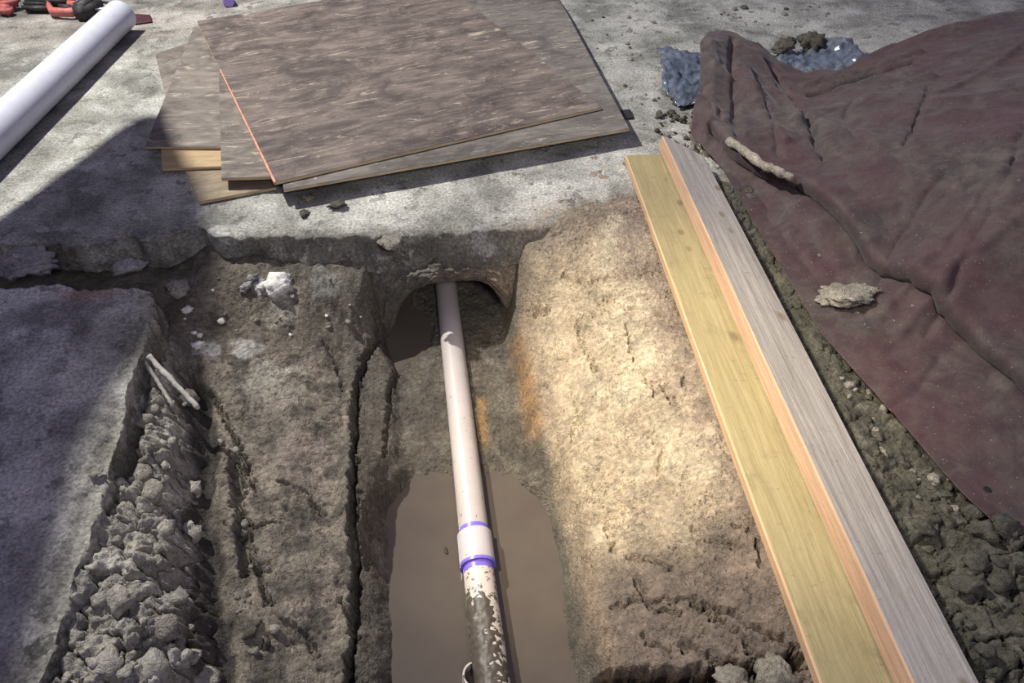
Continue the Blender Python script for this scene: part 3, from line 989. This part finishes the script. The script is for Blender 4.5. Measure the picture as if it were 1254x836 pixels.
tag(o, 'thin grey plywood strip lying on the slab left of the stack', 'plywood', 'plywood sheets stacked on the slab')
M_BLK0 = mat_plain('black plate', (.02, .02, .022), .6)
# battens that carry the stack
o = prism('support_batten', pxpoly([(420, 198), (700, 152), (690, 128), (415, 172)], .0), .0, .047, M_P5, bevel=.003)
tag(o, 'dark wooden batten hidden below the stacked plywood sheets', 'batten')
o = prism('scrap_plate', pxpoly([(752, 146), (776, 144), (772, 134), (745, 136)], .01), .002, .012, M_BLK0, bevel=.001)
tag(o, 'small black scrap beside the right plywood corner', 'scrap')

# ------------------------------------------------------------------ large white pipe, upper left
M_WP = mat_pvc('white sewer pipe plastic', (.52, .535, .61), mud=.0, rough=.3)
R6 = .082
pA = at(148, 18, R6 * 1.05); pB = at(-40, 194, R6 * 1.05)
pA.z = R6 + .001; pB.z = R6 + .001
wp = pipe_tube('white_pipe', Vector((0, 0, 0)), pA - pB, R6, M_WP, None, wall=.007, n=30)
wp.location = pB
tag(wp, 'thick white plastic pipe lying on the slab, upper left', 'pipe')

# ------------------------------------------------------------------ red power saw, top left corner
M_RED = mat_plain('faded red plastic', (.52, .135, .12), .5, .25, 40, .1, dust=.35)
M_BLK = mat_plain('black rubber', (.03, .03, .032), .6, .3, 50, .2, dust=.25)
M_STEEL = mat_plain('grey steel', (.40, .40, .40), .35, .2, 60, .1, metallic=.9)
saw = empty('power_saw', at(58, 19, 0), math.radians(-6))
saw.scale = (1.12, 1.12, 1.12)
tag(saw, 'red and black cordless power saw lying in the upper left corner', 'power tool')
box_part('gear_housing', (.26, .10, .085), (-.02, .10, .05), (0, 0, .05), M_BLK, saw, .022, 4, .8)
box_part('nose', (.13, .085, .08), (-.235, .045, .045), (0, 0, .9), M_RED, saw, .02, 4, .7)
box_part('nose_guard', (.09, .06, .05), (-.215, -.02, .03), (0, 0, -.25), M_RED, saw, .015, 3)
box_part('shoe', (.05, .09, .06), (-.32, -.0, .03), (0, 0, .3), M_STEEL, saw, .008, 2)
box_part('grip_sleeve', (.16, .05, .05), (-.07, .035, .03), (0, 0, .06), M_BLK, saw, .018, 4)
# loop handle with an open slot
bm = bmesh.new()
loop = [(-.02, .13), (.05, .09), (.15, .085), (.195, .06), (.195, -.03), (.17, -.05), (.06, -.05), (.03, -.02), (-.03, .07)]
n = len(loop)
cx = sum(p[0] for p in loop) / n; cy = sum(p[1] for p in loop) / n
for k in range(n):
    pass
rings = []
for (x, y) in loop:
    vx, vy = cx - x, cy - y; L = math.hypot(vx, vy); vx /= L; vy /= L
    ti = .030
    rings.append([bm.verts.new((x, y, .012)), bm.verts.new((x + vx * ti, y + vy * ti, .012)), bm.verts.new((x + vx * ti, y + vy * ti, .055)), bm.verts.new((x, y, .055))])
for k in range(n):
    A_, B_ = rings[k], rings[(k + 1) % n]
    for q_ in range(4):
        bm.faces.new((A_[q_], B_[q_], B_[(q_ + 1) % 4], A_[(q_ + 1) % 4]))
bmesh.ops.recalc_face_normals(bm, faces=bm.faces)
bmesh.ops.bevel(bm, geom=list(bm.edges), offset=.006, segments=2, affect='EDGES')
me = bpy.data.meshes.new('handle'); bm.to_mesh(me); bm.free()
for p in me.polygons: p.use_smooth = True
put('handle', me, M_RED, saw)
box_part('trigger', (.08, .02, .025), (.09, .045, .033), (0, 0, -.1), M_BLK, bpy.data.objects['handle'], .006, 2)
box_part('battery', (.085, .17, .09), (.245, .01, .046), (0, 0, -.05), M_BLK, saw, .015, 3)
box_part('battery_latch', (.012, .09, .05), (.196, .0, .046), (0, 0, -.05), M_STEEL, saw, .003, 2)
o = tube('hanging_hook', [(.285, .09, .05), (.33, .08, .05), (.345, .04, .05), (.33, .0, .045), (.29, -.01, .04)], [.008] * 5, M_STEEL, saw, 12)

# ------------------------------------------------------------------ small things on the far slab
o = prism('red_scrap', pxpoly([(158, 30), (186, 26), (184, 18), (163, 17)], .01), .0, .012, mat_plain('dark red plastic', (.055, .014, .018), .5), bevel=.003)
tag(o, 'dark red scrap sticking out under the end of the white pipe', 'scrap')
o = tube('purple_cap', [at(280, 2, .0), at(280, 2, .03), at(280, 2, .034)], [.035, .035, .030], mat_plain('purple plastic', (.20, .13, .42), .4, .1), None, 24)
tag(o, 'small purple cap at the top edge behind the plywood', 'cap')

# ------------------------------------------------------------------ maroon tarp over the spoil heap
TP = [(845, 165, .04), (866, 185, .03), (885, 205, .03), (940, 300, .03), (1010, 410, .035), (1100, 510, .035), (1180, 610, .035), (1230, 655, .035),
      (868, 38, .17), (858, 100, .15), (848, 140, .08), (915, 50, .15), (985, 92, .05), (1040, 80, .10), (1090, 52, .18), (1160, 33, .25), (1254, 15, .30),
      (930, 100, .15), (960, 150, .13), (1010, 130, .11), (1060, 120, .17), (1100, 85, .17), (1150, 200, .30), (1254, 100, .37), (1254, 250, .36),
      (1060, 230, .20), (1000, 195, .15), (1180, 330, .22), (890, 175, .085), (980, 228, .09), (1080, 325, .09), (1180, 405, .10), (1254, 465, .11),
      (1000, 310, .055), (1100, 430, .05), (1200, 530, .06), (1254, 600, .05)]
tp = np.array([[*at(a_, b_, c_)] for a_, b_, c_ in TP])
tp = np.vstack([tp, [[3.2, 3.9, .3], [3.0, 2.2, .4], [2.4, .95, .08], [2.2, 1.5, .28], [2.5, 3.0, .42]]])


def tps_fit(P):
    n_ = len(P)
    r = np.hypot(P[:, None, 0] - P[None, :, 0], P[:, None, 1] - P[None, :, 1])
    K = np.where(r > 0, r * r * np.log(r + 1e-12), 0) + np.eye(n_) * 2e-3
    A_ = np.zeros((n_ + 3, n_ + 3)); A_[:n_, :n_] = K
    A_[:n_, n_] = 1; A_[:n_, n_ + 1:] = P[:, :2]; A_[n_, :n_] = 1; A_[n_ + 1:, :n_] = P[:, :2].T
    return np.linalg.solve(A_, np.concatenate([P[:, 2], [0, 0, 0]]))


cf = tps_fit(tp)


def mound(x, y):
    r = np.hypot(x[..., None] - tp[:, 0], y[..., None] - tp[:, 1])
    return (np.where(r > 0, r * r * np.log(r + 1e-12), 0) * cf[:len(tp)]).sum(-1) + cf[-3] + cf[-2] * x + cf[-1] * y


def curve(pts, n_):
    P = np.array([list(p)[:2] for p in pts])
    s = np.concatenate([[0], np.cumsum(np.hypot(*np.diff(P, axis=0).T))]); s /= s[-1]
    t = np.linspace(0, 1, n_)
    return np.stack([np.interp(t, s, P[:, 0]), np.interp(t, s, P[:, 1])], -1)


def smooth_curve(c, n_):
    for _ in range(n_):
        c[1:-1] = (c[:-2] + 2 * c[1:-1] + c[2:]) / 4
    return c


NT, MT = 460, 460
cb = smooth_curve(curve([at(845, 165, .04), at(866, 187, .03), at(885, 208, .03), at(940, 300, .03), at(1010, 412, .035), at(1100, 512, .035), at(1180, 610, .035), at(1228, 652, .035), (1.5, .99), (2.4, .95)], NT), 8)
ct = smooth_curve(curve([at(868, 38, .17), at(900, 42, .16), at(915, 52, .15), at(938, 66, .10), at(985, 92, .05), at(1040, 80, .10), at(1065, 66, .14), at(1090, 52, .18), at(1160, 33, .25), at(1254, 15, .30), (3.2, 3.9)], NT), 4)
cl = smooth_curve(curve([at(868, 38, .17), at(856, 60, .17), at(858, 100, .15), at(848, 140, .08), at(845, 165, .04)], MT), 4)
cr = curve([(3.2, 3.9), (2.4, .95)], MT)
s = np.linspace(0, 1, NT)[None, :, None]; t = np.linspace(0, 1, MT)[:, None, None]
Pc = (1 - t) * ct[None] + t * cb[None] + (1 - s) * cl[:, None] + s * cr[:, None] - ((1 - s) * (1 - t) * ct[0] + s * (1 - t) * ct[-1] + (1 - s) * t * cb[0] + s * t * cb[-1])
TX, TY = Pc[..., 0], Pc[..., 1]
TZ = mound(TX, TY)


def ridge(pts, amp, w, zg):
    """fold along a line of the cloth: rounded ridge (amp > 0) or groove (amp < 0)"""
    xy = [tuple(at(a_, b_, c_)[:2]) for (a_, b_), c_ in zip(pts, zg if isinstance(zg, list) else [zg] * len(pts))]
    d = poly_dist(TX + .012 * fbm(TX, TY, 9, 2, 401), TY + .012 * fbm(TX, TY, 9, 2, 402), xy)
    return amp * np.exp(-(d / w) ** 2)


crease_px = [(876, 166), (890, 178), (930, 205), (980, 230), (1030, 280), (1080, 328), (1130, 370), (1180, 408), (1254, 468), (1330, 530)]
cz = [.07, .085, .09, .09, .09, .09, .095, .10, .11, .12]
xy = [tuple(at(a_, b_, c_)[:2]) for (a_, b_), c_ in zip(crease_px, cz)]
dcr = poly_dist(TX + .01 * fbm(TX, TY, 5, 2, 411), TY, xy)
cxs = np.array(xy)
sideX = np.interp(-TY, -cxs[:, 1], cxs[:, 0])
upper = TX > sideX
sd = np.where(upper, dcr, -dcr)
along = cxs[-1] - cxs[0]; along /= np.hypot(*along)
nl_ = np.array([along[1], -along[0]]); nl_ = nl_ if nl_[0] < 0 else -nl_      # towards the lower left
lap = .050 * np.where((sd > 0) & (sd < .06), np.sin(np.pi * np.clip(sd, 0, .06) / .06), 0)   # the upper layer laps over the lower one
TX = TX + nl_[0] * lap; TY = TY + nl_[1] * lap
TZ += .036 * sstep(.004, .04, sd) * np.exp(-(np.clip(sd, 0, None) / .22) ** 2) - .012 * np.exp(-(sd / .02) ** 2)
for pts, amp, w, zg in [
        ([(868, 60), (875, 100), (868, 150)], .02, .03, .14), ([(893, 60), (897, 110), (903, 165)], -.03, .02, .13), ([(915, 90), (925, 130), (960, 175)], .025, .03, .14),
        ([(945, 75), (975, 110), (985, 150), (1005, 208)], -.035, .022, .12), ([(940, 95), (968, 130), (975, 160)], .025, .025, .13),
        ([(1000, 95), (1050, 92), (1110, 93)], -.03, .018, .14), ([(995, 82), (1060, 82), (1120, 80)], .022, .022, .15), ([(1110, 95), (1140, 108)], -.02, .015, .18),
        ([(1020, 105), (1080, 120), (1130, 118)], .018, .03, .17), ([(1135, 115), (1125, 140), (1105, 190)], -.018, .012, .24), ([(1150, 112), (1200, 95), (1254, 60)], .015, .02, .3),
        ([(1100, 335), (1150, 300), (1210, 240)], .012, .018, .24), ([(1085, 320), (1110, 280), (1145, 240)], -.010, .014, .22), ([(1130, 345), (1180, 310), (1250, 290)], .012, .02, .26),
        ([(1170, 340), (1215, 260), (1240, 190)], -.010, .015, .3), ([(1000, 150), (1040, 170), (1070, 200)], .014, .03, .18), ([(900, 180), (950, 230), (1010, 300), (1080, 380)], .008, .03, .06),
        ([(915, 225), (960, 290), (1020, 360)], -.007, .02, .05), ([(1090, 470), (1150, 500), (1254, 560)], .008, .03, .05), ([(1150, 440), (1120, 480), (1090, 490)], -.006, .012, .06),
        ([(860, 120), (880, 150), (900, 175)], -.015, .015, .1), ([(935, 130), (945, 165), (955, 195)], -.012, .012, .12), ([(1045, 120), (1035, 150), (1045, 185)], -.010, .014, .18)]:
    TZ += ridge(pts, amp, w, zg)
lobe = (1 - sstep(1.35, 1.95, TX)) * sstep(2.7, 3.0, TY)
TZ += lobe * (.022 - .06 * np.abs(fbm(TX, TY * .6, 2.7, 2, 434, .4)))
upz = sstep(1.2, 1.6, TX) * sstep(1.6, 2.0, TY)
TZ += upz * (.012 - .035 * np.abs(fbm(TX * .8 + .3 * TY, TY, 1.8, 3, 433, .4)))
TZ += .008 * fbm(TX, TY, 3.5, 4, 420) + .0025 * fbm(TX, TY, 14, 3, 421)
TZ = np.maximum(TZ, .006)
TZ = np.maximum(TZ, .03 * (TX < 2))
mt, nt, bs = new_mat('maroon canvas')
v = world_pos(nt)
n1 = nnoise(nt, v, 3.0, 8, .68)
n2 = nnoise(nt, v, 11, 8, .75, .5)
n3 = nnoise(nt, v, 160, 3, .6)
c = nmix(nt, nramp(nt, n1, .38, .62), (.040, .032, .032), (.055, .024, .029))
sepx = nt.nodes.new('ShaderNodeSeparateXYZ'); nt.links.new(v, sepx.inputs[0])
dusty = nmath(nt, 'MULTIPLY', nramp(nt, n2, .40, .68), nramp(nt, n1, .38, .56, (.9, .9, .9, 1), (.4, .4, .4, 1)))
c = nmix(nt, dusty, c, (.112, .092, .078))
c = nmix(nt, nramp(nt, n3, .68, .73), c, (.34, .30, .27))
nt.links.new(c, bs.inputs['Base Color'])
bs.inputs['Roughness'].default_value = .72
bs.inputs['Specular IOR Level'].default_value = .25
bs.inputs['Sheen Weight'].default_value = .1
p = nbump(nt, bs, nnoise(nt, v, 30, 5, .65), .25, .006)
nbump(nt, bs, n3, .12, .002, p)
tarp = put('tarp', grid_mesh('tarp', TX, TY, TZ), mt)
sol = tarp.modifiers.new('thickness', 'SOLIDIFY'); sol.thickness = .004; sol.offset = -1
tag(tarp, 'dusty maroon canvas tarp draped over the spoil heap', 'tarp')


def tarp_z(x, y):
    k = np.argmin((TX - x) ** 2 + (TY - y) ** 2)
    return float(TZ.ravel()[k])


def tarp_hit(px, py):
    z = .1
    for _ in range(14):                                    # settle on the cloth along the line of sight
        p = at(px, py, z)
        z += .6 * (tarp_z(p.x, p.y) - z)
    return at(px, py, z)


e = tarp_hit(1208, 601)
ey = tube('eyelet', [e + Vector((0, 0, -.002)), e + Vector((0, 0, .008))], [.010, .009], mat_plain('black eyelet', (.008, .008, .008), .8), tarp, 20)

# plastic sheet under the tarp
pa = [at(805, 58, .02), at(835, 54, .05), at(870, 60, .06), at(930, 62, .07), at(985, 52, .06), at(1010, 42, .06), at(1048, 36, .09), at(1056, 62, .06)]
pb = [at(812, 112, .02), at(832, 128, .03), at(862, 118, .05), at(930, 96, .04), at(985, 92, .03), at(1010, 90, .03), at(1048, 86, .05), at(1062, 80, .05)]
ca = curve(pa, 150); cbb = curve(pb, 150)
tt = np.linspace(0, 1, 60)[:, None, None]
PP = (1 - tt) * ca[None] + tt * cbb[None]
QX, QY = PP[..., 0], PP[..., 1]
QX = QX + .012 * fbm(QX, QY, 12, 3, 500); QY = QY + .012 * fbm(QX, QY, 12, 3, 501)
arch_ = np.sin(np.pi * np.linspace(0, 1, 60))[:, None]
QZ = .012 + .055 * arch_ * (.6 + .5 * fbm(QX, QY, 5, 3, 502)) + .028 * np.abs(fbm(QX, QY, 14, 5, 503))
QZ += .05 * np.exp(-((QX - 1.78) / .10) ** 2) * arch_
QZ = np.maximum(QZ, .006)
M_PLAST = mat_plain('blue black plastic film', (.085, .105, .14), .2, .6, 10, .3, dust=.3, spec=.6)
ps = put('plastic_sheet', grid_mesh('plastic_sheet', QX, QY, QZ), M_PLAST)
sm = ps.modifiers.new('thickness', 'SOLIDIFY'); sm.thickness = .002
tag(ps, 'crumpled blue black plastic film showing behind the tarp', 'plastic sheet')

# ------------------------------------------------------------------ sticks, clods and stones
M_CL = [mat_earth('pale clod', (.43, .415, .37)), mat_earth('grey clod', (.32, .30, .26)), mat_earth('dark clod', (.11, .104, .084)),
        mat_earth('white lime lump', (.74, .74, .72), .5), mat_earth('tan clod', (.36, .28, .20)), mat_earth('blue grey concrete rubble', (.37, .365, .37))]
VAR = {}


def clod(name, p, size, mat_i, label, cat, group=None, flat=.7, rz=None, sink=.3, var=None, sub=None, stretch=(1, 1)):
    k = (mat_i, var if var is not None else random.randrange(5), sub or 3)
    if k not in VAR:
        VAR[k] = clod_mesh('clod_shape', 31 + 7 * k[1] + k[0], .8, k[2], .9, .97, M_CL[k[0]])
    o = bpy.data.objects.new(name, VAR[k]); C.objects.link(o)
    o.location = (p[0], p[1], p[2] + size * flat * (1 - sink) * .6)
    o.scale = (size * stretch[0], size * stretch[1], size * flat)
    o.rotation_euler = (random.uniform(-.3, .3), random.uniform(-.3, .3), random.uniform(0, 6.28) if rz is None else rz)
    tag(o, label, cat, group)
    return o


def rough_stick(name, pts, r, mat, label, seed=3):
    rnd = random.Random(seed)
    P = []; R = []
    for i in range(len(pts) - 1):
        a_, b_ = Vector(pts[i]), Vector(pts[i + 1])
        for k in range(10):
            t_ = k / 10
            P.append(a_.lerp(b_, t_) + Vector((rnd.uniform(-1, 1), rnd.uniform(-1, 1), rnd.uniform(-1, 1))) * r * .18)
            R.append(r * rnd.uniform(.78, 1.2))
    P.append(Vector(pts[-1])); R.append(r * .7)
    o = tube(name, P, R, mat, None, 12)
    tag(o, label, 'stick')
    return o


M_STICK = mat_earth('dried mud coated stick', (.40, .36, .30), .8)
rough_stick('muddy_stick', [at(893, 172, .125), at(935, 203, .150), at(972, 219, .150)], .017, M_STICK,
            'mud coated stick lying across the left fold of the tarp')
h1 = at(182, 436, -.02); h2 = at(243, 500, -.10)
M_SPL = mat_wood('grey splintered wood', (.36, .34, .30), (.48, .46, .42), (1, 40, 40))
rough_stick('splintered_stick', [h1, h1.lerp(h2, .5) + Vector((0, 0, .004)), h2], .0085, M_SPL, 'thin grey splintered stick across the crevice at the left bank', 5)
h1 = at(176, 440, -.04); h2 = at(212, 497, -.11)
rough_stick('splintered_stick', [h1, h1.lerp(h2, .5), h2], .006, M_SPL, 'shorter splinter under the grey stick beside the broken slab', 8)

e = tarp_hit(1034, 366)
clod('dirt_clod', e, .105, 1, 'grey lump of dried soil on the lower part of the tarp', 'clod', flat=.35, rz=-.35, sink=.1, var=2, sub=4, stretch=(1.0, .75))
for i, (px, py, sz) in enumerate([(1003, 314, .010), (934, 211, .012), (1118, 375, .006)]):
    e = tarp_hit(px, py)
    clod('soil_crumb', e, sz, 1, ['pale soil crumb on the tarp above the grey lump', 'round soil crumb on the tarp just below the muddy stick', 'tiny soil crumb on the tarp near the long crease'][i], 'clod', flat=.8, sink=.1)
clod('dirt_clod', at(992, 58, .05), .085, 2, 'brown clod on the plastic film, beside the tarp top edge', 'clod', flat=.8, var=1)
clod('dirt_clod', at(962, 60, .06), .07, 2, 'dark clod half under the tarp at the plastic film', 'clod', flat=.7, var=3)
clod('dirt_clod', at(836, 110, .0), .05, 1, 'soil lump lying at the lower rim of the plastic film', 'clod', flat=.7, var=0)

# stones that can be told apart
for px, py, sz, mi, lab, fl_ in [
        (343, 350, .065, 3, 'big white lime lump below the far slab', .7), (321, 352, .020, 3, 'white crumb beside the big lime lump', .7),
        (231, 383, .019, 3, 'single round white pebble on the dark left shelf', .8), (244, 426, .026, 3, 'small white stone under the round pebble', .7),
        (310, 340, .022, 5, 'pale blue grey crumb left of the big lime lump', .7), (302, 352, .026, 5, 'pale crumb on the dark shelf near the lime lump', .7)]:
    p = hit(px, py); p.z = ground(p.x, p.y)
    clod('stone', p, sz, mi, lab, 'stone', flat=fl_)
clod('stone', at(414, 253, 0), .042, 2, 'dark flat stone on the slab in front of the plywood', 'stone', flat=.5, rz=.2)
clod('dirt_clod', at(378, 243, 0), .028, 4, 'brown soil lump below the plywood front edge', 'clod', flat=.5)
clod('dirt_clod', at(372, 263, 0), .026, 2, 'dark soil crumb left of the dark flat stone', 'clod', flat=.5)
clod('dirt_clod', at(478, 298, -.01), .05, 1, 'pale crust lump on the slab edge above the pipe', 'clod', flat=.4)
clod('concrete_chunk', at(30, 326, 0), .12, 5, 'rough bluish concrete chunk at the far left corner of the broken slab', 'concrete', flat=.38, rz=.1, sub=4, var=1)
clod('concrete_chunk', at(158, 330, -.03), .06, 5, 'small concrete fragment in the joint between the slabs', 'concrete', flat=.5, rz=.4)
clod('concrete_chunk', at(216, 356, -.09), .05, 1, 'grey fragment on the shelf behind the broken slab corner', 'concrete', flat=.5)
clod('concrete_chunk', at(118, 578, -.0), .022, 1, 'muddy flat pebble on the edge of the broken slab', 'stone', flat=.3)
for px, py, sz in [(950, 830, .055), (895, 838, .05)]:
    p = hit(px, py); p.z = ground(p.x, p.y)
    clod('dirt_clod', p, sz, 1, 'grey clod beside the lower end of the yellow board' if px > 920 else 'grey clod left of the clod at the yellow board end', 'clod', flat=.7)

# loose clods on the left bank, on the spoil and on the slab
def scatter(n, poly, sizes, mats, name, label, group, surf, flat=(.55, .9), sub=2):
    P = np.array(poly, float)
    x0, y0 = P.min(0); x1, y1 = P.max(0)
    k = 0
    while k < n:
        x = random.uniform(x0, x1); y = random.uniform(y0, y1)
        ins = False
        for (ax, ay), (bx_, by_) in zip(P, np.roll(P, -1, 0)):
            if (ay > y) != (by_ > y) and x < (bx_ - ax) * (y - ay) / (by_ - ay) + ax: ins = not ins
        if not ins: continue
        p = surf(x, y)
        if p is None: continue
        s_ = random.uniform(*sizes) if random.random() < .65 else random.uniform(sizes[0], sizes[0] * 1.4)
        clod(name, p, s_, random.choice(mats), label, 'clod', group, random.uniform(*flat), sub=sub, sink=.55)
        k += 1


def on_earth(px, py):
    p = hit(px, py); p.z = ground(p.x, p.y)
    return p


scatter(60, [(172, 470), (235, 480), (240, 560), (245, 640), (235, 740), (250, 836), (70, 836), (110, 740), (140, 640), (160, 560)], (.010, .046), [0, 0, 1], 'soil_clod',
        'pale grey soil clod on the crumbling left bank', 'clods on the left bank', on_earth)
scatter(30, [(260, 480), (300, 560), (330, 700), (340, 800), (290, 800), (285, 640)], (.008, .022), [1, 2], 'soil_clod',
        'dark soil clod on the left trench wall', 'clods on the left trench wall', on_earth)
scatter(36, [(1130, 560), (1220, 660), (1254, 670), (1254, 836), (1200, 836), (1120, 660)], (.012, .042), [2], 'soil_clod',
        'dark grey clod in the spoil beside the weathered board', 'clods in the spoil', on_earth)
scatter(40, [(930, 300), (1000, 410), (1100, 520), (1200, 640), (1130, 640), (1040, 500)], (.008, .022), [2, 1], 'soil_clod',
        'small clod on the strip of soil along the tarp edge', 'clods along the tarp edge', on_earth)
scatter(26, [(200, 330), (470, 335), (440, 420), (230, 440)], (.006, .016), [1, 1, 3], 'soil_crumb',
        'small crumb on the dark shelf under the far slab', 'crumbs on the shelf', on_earth)
scatter(40, [(640, 8), (800, 8), (830, 150), (790, 165), (760, 100)], (.006, .018), [1, 2, 1], 'soil_crumb',
        'soil crumb on the slab between plywood and tarp', 'crumbs on the slab', lambda x, y: at(x, y, 0))
scatter(36, [(812, 120), (850, 128), (845, 180), (868, 205), (800, 160)], (.008, .030), [2, 1, 2], 'soil_crumb',
        'soil crumb heaped between the board end and the tarp corner', 'crumbs at the board end', lambda x, y: at(x, y, 0.004))
scatter(22, [(850, 8), (1040, 8), (1000, 36), (870, 32)], (.008, .026), [1, 2], 'soil_crumb',
        'soil crumb on the slab behind the tarp', 'crumbs behind the tarp', lambda x, y: at(x, y, 0))

# ------------------------------------------------------------------ added unseen screen at the left, cut to the shade wanted on the slab
R_ = [(-1.70, 3.28), (-1.60, 3.25), (-1.48, 3.0), (-1.30, 2.7), (-1.16, 2.42), (-1.16, 1.9), (-1.17, 1.5), (-1.18, 1.3), (-1.11, 1.05), (-1.02, .6), (-1.0, -.2), (-2.2, -.2), (-2.3, 1.2), (-1.98, 2.3), (-1.86, 2.75), (-1.78, 3.12)]
_r = R_ + [R_[0]]
R_ = []
for (x0_, y0_), (x1_, y1_) in zip(_r[:-1], _r[1:]):
    R_ += [(x0_ * .8 + x1_ * .2, y0_ * .8 + y1_ * .2), (x0_ * .2 + x1_ * .8, y0_ * .2 + y1_ * .8)]
XS = -2.55
pts = []
for x, y in R_:
    g = Vector((x, y, 0)); tq = (XS - g.x) / (KEY.x - g.x)
    pts.append(g.lerp(KEY, tq))
bm = bmesh.new()
f_ = [bm.verts.new((0, p.y, p.z)) for p in pts]; b_ = [bm.verts.new((-.02, p.y, p.z)) for p in pts]
bm.faces.new(f_); bm.faces.new(b_[::-1])
for i in range(len(pts)):
    bm.faces.new((f_[i], b_[i], b_[(i + 1) % len(pts)], f_[(i + 1) % len(pts)]))
bmesh.ops.recalc_face_normals(bm, faces=bm.faces)
me = bpy.data.meshes.new('shade_cutout'); bm.to_mesh(me); bm.free()
scr = empty('shade_screen', (XS, 1.5, 0))
tag(scr, 'made-up grey shade screen on two posts, out of view beyond the left edge', 'screen')
cl_ = put('shade_cutout', me, mat_plain('grey cloth', (.2, .2, .21), .8), scr)
cl_.location = (0, -1.5, 0)
ys = sorted(p.y for p in pts)
for yy in (ys[0] + .05, ys[0] + .75):
    tube('post', [Vector((-.03, yy - 1.5, 0)), Vector((-.03, yy - 1.5, 1.3))], [.02, .02], M_STEEL, scr, 16)
